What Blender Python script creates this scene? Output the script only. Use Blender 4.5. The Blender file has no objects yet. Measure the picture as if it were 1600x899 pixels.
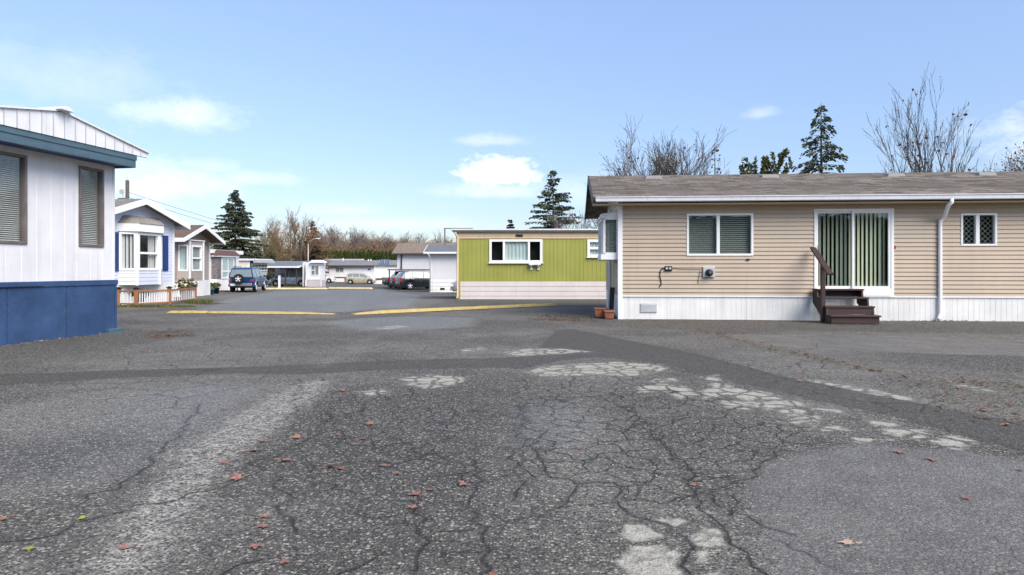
import bpy, bmesh, math, random
import numpy as np
from mathutils import Vector, Matrix, noise as mnoise

R = math.radians
random.seed(11)
scene = bpy.context.scene
COL = scene.collection

# ------------------------------------------------------------------ camera (authoring constants: 1600 px wide photo)
FPX, CX, HY, CAMH = 1050.0, 800.0, 420.0, 1.30
cam_d = bpy.data.cameras.new('camera'); cam = bpy.data.objects.new('camera', cam_d); COL.objects.link(cam)
cam.location = (0, 0, CAMH); cam.rotation_euler = (R(90), 0, 0)
cam_d.sensor_width = 36.0; cam_d.lens = 36.0*FPX/1600.0
cam_d.shift_y = -(899/2.0-HY)/1600.0
cam_d.clip_start = 0.1; cam_d.clip_end = 5000
scene.camera = cam

GY = [-100, 16, 22, 27, 31, 40, 55, 70, 90, 150, 400, 3000]
GZ = [0, 0, -.02, -.055, -.10, -.26, -.53, -.64, -.75, -.82, -.85, -.85]
def gz(y): return float(np.interp(y, GY, GZ))
def at(px, py):
    """point of the ground seen at a pixel"""
    y = 10.0
    for _ in range(60):
        y = 0.5*y+0.5*(CAMH-gz(y))*FPX/max(py-HY, 1.0)
    return Vector(((px-CX)*y/FPX, y, gz(y)))
def atY(px, Y, z=None):
    return Vector(((px-CX)*Y/FPX, Y, gz(Y) if z is None else z))
def hz(py, Y): return CAMH+(HY-py)*Y/FPX

# ------------------------------------------------------------------ object helpers
def link(o, parent=None):
    COL.objects.link(o)
    if parent is not None: o.parent = parent
    return o
def tag(o, label=None, cat=None, group=None, kind=None):
    if label: o['label'] = label
    if cat: o['category'] = cat
    if group: o['group'] = group
    if kind: o['kind'] = kind
    return o
def thing(name, label, cat, loc=(0, 0, 0), rot=0.0, group=None):
    o = bpy.data.objects.new(name, None); link(o)
    o.location = loc; o.rotation_euler = (0, 0, rot); o.empty_display_size = .3
    return tag(o, label, cat, group)
def kids(o): return [c for c in bpy.data.objects if c.parent == o]
def copy_tree(o, loc, rot, label=None, scale=None):
    def cp(s, parent):
        c = s.copy(); COL.objects.link(c); c.parent = parent
        for ch in s.children: cp(ch, c)
        return c
    n = cp(o, None); n.location = loc; n.rotation_euler = (0, 0, rot)
    if scale is not None: n.scale = scale if hasattr(scale, '__len__') else (scale,)*3
    if label: n['label'] = label
    return n

class F:
    """vertical wall frame: s along the wall, d outward, z up"""
    def __init__(s, o, u):
        s.o = Vector((o[0], o[1])); s.u = Vector((u[0], u[1])).normalized(); s.n = Vector((s.u.y, -s.u.x))
    def p(s, a, d, z):
        q = s.o+s.u*a+s.n*d
        return (q.x, q.y, z)
FRONT = F((0, 0), (1, 0))

def wpx(root, fr, px, py, d=0.0):
    """pixel -> (s, z) on the plane of a frame that belongs to a root"""
    M = Matrix.Translation(root.location) @ Matrix.Rotation(root.rotation_euler.z, 4, 'Z')
    o = M @ Vector(fr.p(0, d, 0)); u = (M @ Vector(fr.p(1, d, 0)))-o
    n = Vector((u.y, -u.x, 0))
    r = Vector(((px-CX)/FPX, 1, (HY-py)/FPX)); c = Vector((0, 0, CAMH))
    t = (o-c).dot(n)/r.dot(n)
    q = c+r*t
    return (q-o).dot(u), q.z-root.location.z
def wbox(root, fr, x0, y0, x1, y1, d=0.0):
    s0, za = wpx(root, fr, x0, (y0+y1)/2, d); s1, zb = wpx(root, fr, x1, (y0+y1)/2, d)
    _, zt = wpx(root, fr, (x0+x1)/2, y0, d); _, zl = wpx(root, fr, (x0+x1)/2, y1, d)
    return s0, s1, zl, zt

class MB:
    def __init__(s): s.v = []; s.f = []; s.smooth = False; s.m = []; s.cm = 0
    def face(s, pts):
        i = len(s.v); s.v += [tuple(p) for p in pts]; s.f.append(tuple(range(i, i+len(pts)))); s.m.append(s.cm)
    def poly(s, vs, fs):
        i = len(s.v); s.v += [tuple(p) for p in vs]
        for f in fs: s.f.append(tuple(k+i for k in f)); s.m.append(s.cm)
    def hexa(s, p):
        s.poly(p, [(0, 3, 2, 1), (4, 5, 6, 7), (0, 1, 5, 4), (1, 2, 6, 5), (2, 3, 7, 6), (3, 0, 4, 7)])
    def box(s, x0, x1, y0, y1, z0, z1):
        s.hexa([(x0, y0, z0), (x1, y0, z0), (x1, y1, z0), (x0, y1, z0), (x0, y0, z1), (x1, y0, z1), (x1, y1, z1), (x0, y1, z1)])
    def fbox(s, fr, s0, s1, d0, d1, z0, z1):
        s.hexa([fr.p(s0, d1, z0), fr.p(s1, d1, z0), fr.p(s1, d0, z0), fr.p(s0, d0, z0),
                fr.p(s0, d1, z1), fr.p(s1, d1, z1), fr.p(s1, d0, z1), fr.p(s0, d0, z1)])
    def tube(s, pts, r, n=6, cap=True):
        pts = [Vector(p) for p in pts]; rr = r if hasattr(r, '__len__') else [r]*len(pts)
        i0 = len(s.v); up = None
        for k, p in enumerate(pts):
            t = (pts[min(k+1, len(pts)-1)]-pts[max(k-1, 0)]).normalized()
            if up is None or abs(up.dot(t)) > .95:
                up = Vector((0, 0, 1)) if abs(t.z) < .9 else Vector((1, 0, 0))
            a = t.cross(up).normalized(); b = t.cross(a)
            up = -b if up.dot(b) < 0 else b
            a = up.cross(t).normalized(); b = up
            for j in range(n):
                w = 2*math.pi*j/n
                s.v.append(tuple(p+(a*math.cos(w)+b*math.sin(w))*rr[k]))
        for k in range(len(pts)-1):
            for j in range(n):
                A = i0+k*n+j; B = i0+k*n+(j+1) % n
                s.f.append((A, B, B+n, A+n)); s.m.append(s.cm)
        if cap:
            s.f.append(tuple(i0+j for j in range(n))); s.m.append(s.cm)
            s.f.append(tuple(i0+(len(pts)-1)*n+j for j in range(n))); s.m.append(s.cm)
    def lathe(s, prof, n=16, c=(0, 0, 0), axis='z', cap=True):
        i0 = len(s.v)
        for (r, z) in prof:
            for j in range(n):
                w = 2*math.pi*j/n; a, b = r*math.cos(w), r*math.sin(w)
                q = {'z': (a, b, z), 'y': (a, z, b), 'x': (z, a, b)}[axis]
                s.v.append((q[0]+c[0], q[1]+c[1], q[2]+c[2]))
        for k in range(len(prof)-1):
            for j in range(n):
                A = i0+k*n+j; B = i0+k*n+(j+1) % n
                s.f.append((A, B, B+n, A+n)); s.m.append(s.cm)
        for k in ((0, len(prof)-1) if cap else ()):
            s.f.append(tuple(i0+k*n+j for j in range(n))); s.m.append(s.cm)
    def build(s, name, mat, parent=None, smooth=False, bevel=0, recalc=True):
        me = bpy.data.meshes.new(name); me.from_pydata(s.v, [], s.f)
        mats = mat if isinstance(mat, (list, tuple)) else [mat]
        for m_ in mats: me.materials.append(m_)
        if len(mats) > 1: me.polygons.foreach_set('material_index', s.m)
        if recalc:
            bm = bmesh.new(); bm.from_mesh(me); bmesh.ops.recalc_face_normals(bm, faces=bm.faces); bm.to_mesh(me); bm.free()
        if smooth: me.polygons.foreach_set('use_smooth', [True]*len(me.polygons))
        me.update()
        o = bpy.data.objects.new(name, me); link(o, parent)
        if bevel:
            b = o.modifiers.new('edge', 'BEVEL'); b.width = bevel; b.segments = 2; b.limit_method = 'ANGLE'; b.angle_limit = R(40)
        return o

# ------------------------------------------------------------------ node helpers
class NT:
    def __init__(s, tree): s.t = tree; s.n = tree.nodes; s.l = tree.links
    def put(s, sock, v):
        if hasattr(v, 'links') or isinstance(v, bpy.types.NodeSocket): s.l.new(v, sock)
        elif hasattr(v, '__len__') and len(v) == 3 and sock.type == 'RGBA': sock.default_value = (*v, 1)
        else: sock.default_value = v
    def math(s, op, a, b=0.0, c=None, clamp=False):
        n = s.n.new('ShaderNodeMath'); n.operation = op; n.use_clamp = clamp
        s.put(n.inputs[0], a); s.put(n.inputs[1], b)
        if c is not None: s.put(n.inputs[2], c)
        return n.outputs[0]
    def mix(s, f, a, b, blend='MIX'):
        n = s.n.new('ShaderNodeMix'); n.data_type = 'RGBA'; n.blend_type = blend
        s.put(n.inputs[0], f); s.put(n.inputs[6], a); s.put(n.inputs[7], b)
        return n.outputs[2]
    def noise(s, vec, scale, detail=3, rough=.55, dist=0.0, out=0):
        n = s.n.new('ShaderNodeTexNoise'); s.put(n.inputs['Vector'], vec)
        n.inputs['Scale'].default_value = scale; n.inputs['Detail'].default_value = detail
        n.inputs['Roughness'].default_value = rough; n.inputs['Distortion'].default_value = dist
        return n.outputs[out]
    def vor(s, vec, scale, feature='F1', out='Distance', rnd=1.0):
        n = s.n.new('ShaderNodeTexVoronoi'); n.feature = feature; s.put(n.inputs['Vector'], vec)
        n.inputs['Scale'].default_value = scale; n.inputs['Randomness'].default_value = rnd
        return n.outputs[out]
    def ramp(s, v, a, b, lo=0.0, hi=1.0, smooth=True):
        n = s.n.new('ShaderNodeMapRange'); n.interpolation_type = 'SMOOTHSTEP' if smooth else 'LINEAR'; n.clamp = True
        s.put(n.inputs[0], v); s.put(n.inputs[1], a); s.put(n.inputs[2], b); s.put(n.inputs[3], lo); s.put(n.inputs[4], hi)
        return n.outputs[0]
    def obj(s): return s.n.new('ShaderNodeTexCoord').outputs['Object']
    def mapv(s, vec, scale=(1, 1, 1), loc=(0, 0, 0)):
        n = s.n.new('ShaderNodeMapping'); s.put(n.inputs[0], vec); n.inputs['Scale'].default_value = scale; n.inputs['Location'].default_value = loc
        return n.outputs[0]
    def sep(s, vec):
        n = s.n.new('ShaderNodeSeparateXYZ'); s.put(n.inputs[0], vec); return n.outputs
    def comb(s, x, y, z):
        n = s.n.new('ShaderNodeCombineXYZ'); s.put(n.inputs[0], x); s.put(n.inputs[1], y); s.put(n.inputs[2], z); return n.outputs[0]
    def attr(s, name, out='Fac'):
        n = s.n.new('ShaderNodeAttribute'); n.attribute_name = name; return n.outputs[out]
    def bump(s, h, strength=.3, dist=.01):
        n = s.n.new('ShaderNodeBump'); s.put(n.inputs['Height'], h); n.inputs['Strength'].default_value = strength; n.inputs['Distance'].default_value = dist
        return n.outputs[0]
def newmat(name):
    m = bpy.data.materials.new(name); m.use_nodes = True
    t = NT(m.node_tree); b = m.node_tree.nodes['Principled BSDF']
    return m, t, b
def setb(b, rough=None, metal=None, spec=None):
    if rough is not None and not hasattr(rough, 'links'): b.inputs['Roughness'].default_value = rough
    if metal is not None: b.inputs['Metallic'].default_value = metal
    if spec is not None: b.inputs['Specular IOR Level'].default_value = spec

def basic(name, col, rough=.6, var=.12, scale=2.0, fine=40.0, bump=0.0, bdist=.004, metal=0.0, spec=.4,
          streak=0.0, streak_col=(.12, .11, .09), stretch=(1, 1, 1), grime=0.0, grime_col=(.16, .17, .12), rnd=False):
    m, t, b = newmat(name)
    P = t.obj()
    Ps = t.mapv(P, stretch)
    n1 = t.noise(Ps, scale, 4); n2 = t.noise(Ps, fine, 2)
    f = t.math('ADD', t.math('MULTIPLY', n1, .65), t.math('MULTIPLY', n2, .35))
    dk = tuple(c*(1-var*1.6) for c in col); lt = tuple(min(.95, c*(1+var*1.2)) for c in col)
    c = t.mix(t.ramp(f, .3, .7, smooth=False), dk, lt)
    if streak:
        k = t.noise(t.mapv(P, (7, 7, .35)), 1.0, 4)
        c = t.mix(t.math('MULTIPLY', t.ramp(k, .5, .8), streak), c, streak_col)
    if grime:
        k = t.noise(P, 3.5, 6, .7)
        c = t.mix(t.math('MULTIPLY', t.ramp(k, .52, .72), grime), c, grime_col)
    t.l.new(c, b.inputs['Base Color'])
    t.l.new(t.ramp(n1, .3, .7, rough-.06, rough+.06), b.inputs['Roughness'])
    setb(b, None, metal, spec)
    if bump: t.l.new(t.bump(n2, bump, bdist), b.inputs['Normal'])
    return m

def shingle(name, c1, c2, c3, bw=.30, rh=.14, k=1.0, axis='y'):
    """asphalt shingles; axis = local direction that runs up the slope, k = slope length per unit of it"""
    m, t, b = newmat(name)
    o = t.sep(t.obj())
    run, up = (o[0], o[1]) if axis == 'y' else (o[1], o[0])
    v = t.comb(t.math('ADD', run, t.math('MULTIPLY', t.noise(t.obj(), 6, 2), .05)), t.math('MULTIPLY', up, k), 0)
    n = t.n.new('ShaderNodeTexBrick'); t.l.new(v, n.inputs['Vector'])
    n.inputs['Color1'].default_value = (0, 0, 0, 1); n.inputs['Color2'].default_value = (1, 1, 1, 1); n.inputs['Mortar'].default_value = (.5, .5, .5, 1)
    n.inputs['Scale'].default_value = 1; n.inputs['Mortar Size'].default_value = .006; n.inputs['Brick Width'].default_value = bw
    n.inputs['Row Height'].default_value = rh; n.inputs['Bias'].default_value = 0; n.offset = .37; n.squash = 1
    big = t.noise(t.obj(), .8, 4)
    fine = t.noise(t.obj(), 70, 2)
    f = t.math('ADD', t.math('MULTIPLY', n.outputs['Color'], .75), t.math('MULTIPLY', fine, .25))
    c = t.mix(f, c1, c2); c = t.mix(t.ramp(big, .45, .75), c, c3)
    c = t.mix(t.math('MULTIPLY', n.outputs['Fac'], .75), c, tuple(x*.3 for x in c1))
    t.l.new(c, b.inputs['Base Color']); setb(b, .9, 0, .2)
    t.l.new(t.bump(t.math('ADD', t.math('MULTIPLY', n.outputs['Color'], .6), t.math('MULTIPLY', fine, .4)), .5, .01), b.inputs['Normal'])
    return m

def glass(name, tint=(.55, .6, .6), base=.10, rough=.02):
    m, t, b = newmat(name)
    t.n.remove(b)
    out = t.n['Material Output']
    lw = t.n.new('ShaderNodeLayerWeight'); lw.inputs['Blend'].default_value = .5
    fr = t.math('ADD', .04, t.math('MULTIPLY', t.math('POWER', lw.outputs['Facing'], 5.0), .9))
    g = t.n.new('ShaderNodeBsdfGlossy'); g.inputs['Roughness'].default_value = rough; g.inputs['Color'].default_value = (.9, .93, .95, 1)
    tr = t.n.new('ShaderNodeBsdfTransparent'); tr.inputs['Color'].default_value = (*tint, 1)
    wob = t.bump(t.noise(t.obj(), 1.3, 2), .05, .05); t.l.new(wob, g.inputs['Normal'])
    mx = t.n.new('ShaderNodeMixShader')
    t.l.new(t.math('ADD', fr, base, clamp=True), mx.inputs[0])
    t.l.new(tr.outputs[0], mx.inputs[1]); t.l.new(g.outputs[0], mx.inputs[2]); t.l.new(mx.outputs[0], out.inputs[0])
    return m

M = {}
def mk(k, *a, **kw): M[k] = basic(k, *a, **kw); return M[k]
mk('white_vinyl', (.78, .78, .77), .45, .05, 1.5, streak=.12, grime=.06)
mk('white_trim', (.80, .80, .79), .45, .04, 2.0, streak=.08)
mk('white_metal', (.70, .71, .73), .4, .06, 2.0, streak=.25, grime=.12)
mk('white_skirt', (.73, .73, .70), .5, .08, 1.5, streak=.38, streak_col=(.3, .3, .2), grime=.10)
mk('lavender_siding', (.60, .63, .74), .5, .05, 1.5, streak=.06)
mk('taupe_siding', (.35, .30, .26), .55, .07, 1.5, streak=.10)
mk('beige_siding', (.445, .362, .268), .5, .09, .9, streak=.22, streak_col=(.3, .22, .15), grime=.05)
mk('old_white', (.70, .70, .71), .45, .08, 1.0, fine=1.7, bump=.5, bdist=.03, streak=.4, streak_col=(.45, .45, .47), grime=.08, grime_col=(.35, .36, .36))
mk('blue_paint', (.034, .074, .165), .5, .26, 1.6, bump=.4, streak=.4, streak_col=(.02, .05, .12), grime=.10, grime_col=(.14, .2, .3))
mk('blue_fascia', (.072, .125, .158), .5, .14, 2.0, streak=.35, streak_col=(.03, .07, .12), stretch=(1, 1, 6))
mk('blue_dark', (.015, .045, .16), .45, .10, 3.0)
mk('green_paint', (.298, .306, .064), .55, .10, .7, streak=.22, streak_col=(.15, .17, .03))
mk('pink_siding', (.60, .555, .52), .5, .05, 1.5, streak=.12, grime=.1)
mk('tan_trim', (.56, .43, .26), .5, .07, 2.0, streak=.2)
mk('cream_paint', (.72, .66, .52), .5, .06, 1.5, streak=.1)
mk('grey_white', (.66, .65, .66), .5, .05, 1.0, streak=.08)
mk('skirt_taupe', (.50, .46, .45), .6, .07, 1.5, streak=.1)
mk('alu_frame', (.20, .17, .16), .4, .2, 4.0, metal=.3, streak=.3)
mk('grey_alu', (.50, .51, .52), .4, .08, 4.0, metal=.3)
mk('vent_grey', (.24, .235, .23), .6, .1, 4.0)
mk('brown_wood', (.050, .028, .024), .6, .22, 3.0, stretch=(1, 8, 8), bump=.3)
mk('cedar_wood', (.33, .15, .07), .65, .2, 3.0, stretch=(8, 8, 1), bump=.3, grime=.15)
mk('grey_wood', (.16, .15, .14), .8, .2, 3.0, stretch=(6, 6, 1), bump=.3)
mk('dark_brown', (.05, .04, .035), .6, .15)
mk('black_plastic', (.015, .015, .016), .5, .2, 10)
mk('dark_void', (.012, .012, .013), .9, .2)
mk('maroon_roof', (.11, .06, .055), .8, .15, 4.0, bump=.4)
mk('felt_grey', (.19, .19, .195), .9, .12, 1.2, bump=.5, grime=.2, grime_col=(.1, .11, .09))
mk('felt_green', (.20, .21, .19), .9, .12, 1.0, bump=.5)
mk('felt_light', (.33, .33, .34), .9, .12, 1.0, bump=.3)
mk('felt_blue', (.15, .165, .185), .9, .1, 1.0, bump=.3)
mk('stone', (.20, .18, .17), .8, .5, 9.0, bump=.6, bdist=.02)
mk('yellow_paint', (.46, .345, .125), .8, .14, 6.0, fine=60, bump=.5, bdist=.006, grime=.75, grime_col=(.22, .17, .08))
mk('pale_yellow', (.60, .50, .27), .8, .12, 5.0, bump=.3, grime=.5)
mk('terracotta', (.32, .12, .07), .75, .18, 8.0, grime=.2)
mk('teal_pot', (.02, .16, .19), .35, .12, 5.0)
mk('blind_white', (.66, .67, .65), .55, .06, 3.0)
mk('blind_green', (.74, .79, .68), .6, .07, 3.0)
mk('curtain_or_void', (.55, .56, .54), .8, .1, 5.0)
mk('curtain_aqua', (.55, .66, .64), .8, .06, 2.0)
mk('rubber', (.012, .012, .013), .85, .2, 20)
mk('rim_silver', (.66, .67, .68), .4, .06, 10, metal=.1)
mk('red_lamp', (.38, .02, .025), .2, .15, 20)
mk('lamp_clear', (.75, .76, .78), .15, .1, 30)
mk('plate', (.68, .69, .72), .5, .08, 30)
mk('solar_blue', (.07, .10, .22), .25, .15, 3)
mk('bark', (.095, .08, .063), .9, .3, 5.0, stretch=(4, 4, 1), bump=.6, bdist=.02)
mk('bark_dark', (.055, .046, .038), .9, .3, 5.0, stretch=(4, 4, 1), bump=.5)
mk('bark_pale', (.25, .22, .18), .9, .3, 5.0, stretch=(4, 4, 1), bump=.5)
mk('twig_brown', (.25, .15, .085), .9, .35, .5)
mk('twig_olive', (.20, .155, .065), .9, .35, .5)
mk('twig_grey', (.20, .17, .155), .9, .3, .5)
mk('twig_maple', (.12, .095, .068), .9, .3, .5)
mk('dead_leaf', (.125, .062, .03), .85, .4, 3.0)
def foliage(name, a, b_, c_, rough=.7):
    m, t, b = newmat(name)
    n1 = t.noise(t.obj(), .9, 3); n2 = t.noise(t.obj(), 9.0, 2)
    c = t.mix(t.ramp(n1, .35, .65), a, b_); c = t.mix(t.ramp(n2, .45, .75), c, c_)
    t.l.new(c, b.inputs['Base Color']); setb(b, rough, 0, .25)
    M[name] = m
foliage('needles_spruce', (.036, .052, .028), (.062, .076, .040), (.092, .098, .055))
foliage('needles_yew', (.045, .058, .016), (.075, .082, .024), (.11, .105, .036))
foliage('thicket', (.10, .075, .045), (.15, .105, .055), (.13, .12, .05))
foliage('needles_brown', (.06, .035, .025), (.09, .055, .035), (.05, .045, .025))
foliage('needles_cedar', (.040, .066, .014), (.065, .095, .020), (.095, .115, .03))
foliage('needles_cedar_dark', (.012, .032, .012), (.022, .045, .016), (.03, .055, .02))
foliage('leaf_green', (.04, .085, .02), (.07, .12, .03), (.10, .12, .04))
foliage('leaf_olive', (.09, .09, .03), (.13, .12, .04), (.15, .08, .04))
foliage('heather', (.13, .055, .04), (.17, .09, .05), (.10, .085, .03))
foliage('grass', (.075, .095, .025), (.11, .12, .04), (.13, .12, .05))
M['glass'] = glass('glass', (.88, .90, .89), .07)
M['glass_dark'] = glass('glass_dark', (.56, .60, .57), .06)
M['glass_sky'] = glass('glass_sky', (.84, .88, .80), .10, .04)
mk('car_glass', (.17, .21, .20), .06, .1, 2.0, spec=.9)
def paint(name, col, metal=.3, rough=.28, coat=.6):
    m, t, b = newmat(name)
    n = t.noise(t.obj(), 3, 3)
    t.l.new(t.mix(n, tuple(c*.88 for c in col), tuple(c*1.08 for c in col)), b.inputs['Base Color'])
    t.l.new(t.ramp(n, .3, .7, rough-.05, rough+.1), b.inputs['Roughness'])
    b.inputs['Metallic'].default_value = metal; b.inputs['Coat Weight'].default_value = coat; b.inputs['Coat Roughness'].default_value = .08
    M[name] = m
paint('paint_blue', (.006, .036, .125), .1, .3, .4); paint('paint_grey', (.28, .29, .31), .5); paint('paint_navy', (.012, .014, .045))
paint('paint_black', (.012, .017, .022), .2); paint('paint_silver', (.52, .53, .54), .6); paint('paint_gold', (.52, .45, .32), .4)
paint('paint_white', (.74, .74, .75), 0.0)
M['shingle_beige'] = shingle('shingle_beige', (.092, .081, .068), (.285, .25, .205), (.18, .163, .14), bw=.34, rh=.155, k=1.06)
M['shingle_grey'] = shingle('shingle_grey', (.20, .19, .17), (.29, .275, .25), (.23, .22, .20), k=1.06, axis='x')
M['shingle_brown'] = shingle('shingle_brown', (.13, .09, .07), (.19, .135, .105), (.15, .11, .09), k=1.06, axis='x')
M['shingle_tan'] = shingle('shingle_tan', (.19, .145, .115), (.29, .23, .18), (.23, .18, .145), k=1.06)
# ------------------------------------------------------------------ building pieces (geometry in the local space of a root)
def cut(s0, s1, za, zb, openings):
    """x-intervals of a strip that no opening covers"""
    segs = [(s0, s1)]
    for (a, b, z0, z1) in openings:
        if z0 < (za+zb)/2 < z1:
            out = []
            for (p, q) in segs:
                if b <= p or a >= q: out.append((p, q)); continue
                if a > p: out.append((p, a))
                if b < q: out.append((b, q))
            segs = out
    return segs
def zcuts(za, zb, openings):
    zs = {za, zb}
    for (a, b, z0, z1) in openings:
        for z in (z0, z1):
            if za+1e-4 < z < zb-1e-4: zs.add(z)
    zs = sorted(zs); return list(zip(zs[:-1], zs[1:]))
def lap(mb, fr, s0, s1, z0, z1, h=.1, proj=.014, openings=(), lim=None, d=0.0):
    """horizontal lap siding, boards modelled as a saw-tooth"""
    n = max(1, round((z1-z0)/h)); h = (z1-z0)/n
    for i in range(n):
        ba, bb = z0+i*h, z0+(i+1)*h
        for (za, zb) in zcuts(ba, bb, openings):
            da = d+proj*(1-(za-ba)/h); db = d+proj*(1-(zb-ba)/h)
            if lim:
                a0, a1 = lim(za); b0, b1 = lim(zb)
                if a1-a0 < .01: continue
                mb.face([fr.p(a0, da, za), fr.p(a1, da, za), fr.p(max(b1, b0), db, zb), fr.p(b0, db, zb)])
                if za == ba: mb.face([fr.p(a0, d, za), fr.p(a1, d, za), fr.p(a1, da, za), fr.p(a0, da, za)])
                continue
            for (p, q) in cut(s0, s1, za, zb, openings):
                mb.face([fr.p(p, da, za), fr.p(q, da, za), fr.p(q, db, zb), fr.p(p, db, zb)])
                if za == ba: mb.face([fr.p(p, d-.002, za), fr.p(q, d-.002, za), fr.p(q, da, za), fr.p(p, da, za)])
def grooved(mb, fr, s0, s1, z0, z1, pitch=.15, gw=.012, gd=.01, openings=(), d=0.0):
    """vertical boards with grooves"""
    n = max(1, round((s1-s0)/pitch)); p = (s1-s0)/n
    prof = []
    for i in range(n):
        a = s0+i*p
        prof += [(a, d-gd), (a+gw*.5, d), (a+p-gw*.5, d)]
    prof.append((s1, d-gd))
    for (za, zb) in zcuts(z0, z1, openings):
        for (u, v) in cut(s0, s1, za, zb, openings):
            pts = [q for q in prof if u < q[0] < v]
            def dd(x):
                for k in range(len(prof)-1):
                    if prof[k][0] <= x <= prof[k+1][0]:
                        w = (x-prof[k][0])/max(1e-9, prof[k+1][0]-prof[k][0]); return prof[k][1]*(1-w)+prof[k+1][1]*w
                return d
            pts = [(u, dd(u))]+pts+[(v, dd(v))]
            for (a, b) in zip(pts[:-1], pts[1:]):
                mb.face([fr.p(a[0], a[1], za), fr.p(b[0], b[1], za), fr.p(b[0], b[1], zb), fr.p(a[0], a[1], zb)])
def panel(mb, fr, s0, s1, z0, z1, openings=(), d=0.0):
    for (za, zb) in zcuts(z0, z1, openings):
        for (u, v) in cut(s0, s1, za, zb, openings):
            mb.face([fr.p(u, d, za), fr.p(v, d, za), fr.p(v, d, zb), fr.p(u, d, zb)])

def window(root, fr, s0, s1, z0, z1, fw=.06, vm=(), hm=(), blind=None, fm='white_trim', gl='glass', proud=.03, deep=.10,
           name='window', sill=False, bm='blind_white', mw=None, label=None, seg=None, slat=.05, surf=False):
    """s0..z1 is the outer edge of the frame. Frame is the part; pane and blind are its sub-parts."""
    mw = mw or fw*.8
    if surf: deep = 0.0; proud = max(proud, .05)
    mb = MB()
    mb.fbox(fr, s0, s0+fw, -deep, proud, z0, z1); mb.fbox(fr, s1-fw, s1, -deep, proud, z0, z1)
    mb.fbox(fr, s0+fw, s1-fw, -deep, proud, z1-fw, z1); mb.fbox(fr, s0+fw, s1-fw, -deep, proud, z0, z0+fw)
    W, H = s1-s0, z1-z0
    for v in vm: mb.fbox(fr, s0+W*v-mw/2, s0+W*v+mw/2, min(.02, -deep+.02) if not surf else .004, proud-.008, z0+fw, z1-fw)
    for (u0, u1, h) in [(x if len(x) == 3 else (0, 1, x[0])) for x in [(q if hasattr(q, '__len__') else (q,)) for q in hm]]:
        mb.fbox(fr, max(s0+fw, s0+W*u0), min(s1-fw, s0+W*u1), -deep+.024 if not surf else .006, proud-.012, z0+H*h-mw/2, z0+H*h+mw/2)
    if sill: mb.fbox(fr, s0-.04, s1+.04, 0, proud+.05, z0-.035, z0-.002)
    w = mb.build(name, M[fm], root, bevel=.006)
    if label: w['label'] = label
    gd_ = .034 if surf else -.035
    g = MB(); g.face([fr.p(s0+fw*.9, gd_, z0+fw*.9), fr.p(s1-fw*.9, gd_, z0+fw*.9), fr.p(s1-fw*.9, gd_, z1-fw*.9), fr.p(s0+fw*.9, gd_, z1-fw*.9)])
    g.build('pane', M[gl], w, recalc=False)
    if blind: blinds(w, fr, s0+fw, s1-fw, z0+fw, z1-fw, blind, bm, slat, flat=surf)
    return w
def blinds(w, fr, a, b, z0, z1, kind, bm, slat=.05, d0=-.085, flat=False):
    if flat:
        m = MB(); m.face([fr.p(a, .02, z0), fr.p(b, .02, z0), fr.p(b, .02, z1), fr.p(a, .02, z1)]); m.build('curtain_or_void', M['dark_void' if kind == 'dark' else bm], w, recalc=False); return  # kind dark: black sheet painted in place of the unlit room
    m = MB(); rng = random.Random(int(a*1000+z0*77))
    if kind == 'h':
        z = z0+.01
        while z < z1-.02:
            m.face([fr.p(a, d0, z), fr.p(b, d0, z), fr.p(b, d0-.03, z+slat*.62), fr.p(a, d0-.03, z+slat*.62)]); z += slat
        w_ = m.build('horizontal_blind', M[bm], w, recalc=False)
    elif kind == 'v':
        n = max(2, int((b-a)/.105)); p = (b-a)/n
        for i in range(n):
            x = a+i*p; t = rng.uniform(.62, .80)*p; dd = rng.uniform(.035, .05)
            m.face([fr.p(x, d0, z0), fr.p(x+t, d0-dd, z0), fr.p(x+t, d0-dd, z1), fr.p(x, d0, z1)])
        m.build('vertical_blind', M[bm], w, recalc=False)
    elif kind == 'c':      # drawn curtain with folds
        n = max(4, int((b-a)/.05)); pr = [(a+(b-a)*i/n, d0-.03+.02*math.sin(i*1.9)+rng.uniform(-.006, .006)) for i in range(n+1)]
        for (p, q) in zip(pr[:-1], pr[1:]):
            m.face([fr.p(p[0], p[1], z0), fr.p(q[0], q[1], z0), fr.p(q[0], q[1], z1), fr.p(p[0], p[1], z1)])
        m.build('curtain_or_void', M[bm], w, recalc=False)
    elif kind == 'dark':
        m.face([fr.p(a, d0-.25, z0), fr.p(b, d0-.25, z0), fr.p(b, d0-.25, z1), fr.p(a, d0-.25, z1)])
        m.build('curtain_or_void', M['dark_void'], w, recalc=False)  # black sheet stands for the shade of the room, not cloth
def lp(a, b, t): return tuple(a[i]+(b[i]-a[i])*t for i in range(3))
def slope(mb, A, B, C, D, n=18, lip=.010, th=.10):
    """roof slope: A,B eave, C,D ridge; courses with lips on top, a board underneath"""
    N = (Vector(B)-Vector(A)).cross(Vector(D)-Vector(A)).normalized()
    if N.z < 0: N = -N
    off = lambda p, k: tuple(Vector(p)+N*k)
    for i in range(n):
        p0, p1 = lp(A, D, i/n), lp(B, C, i/n); q0, q1 = lp(A, D, (i+1)/n), lp(B, C, (i+1)/n)
        mb.face([off(p0, lip), off(p1, lip), q1, q0]); mb.face([p0, p1, off(p1, lip), off(p0, lip)])
    lo = [off(p, -th) for p in (A, B, C, D)]
    mb.face([lo[0], lo[3], lo[2], lo[1]])
    for (p, q, r, s_) in ((A, B, lo[1], lo[0]), (B, C, lo[2], lo[1]), (D, A, lo[0], lo[3])): mb.face([p, q, r, s_])
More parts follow.
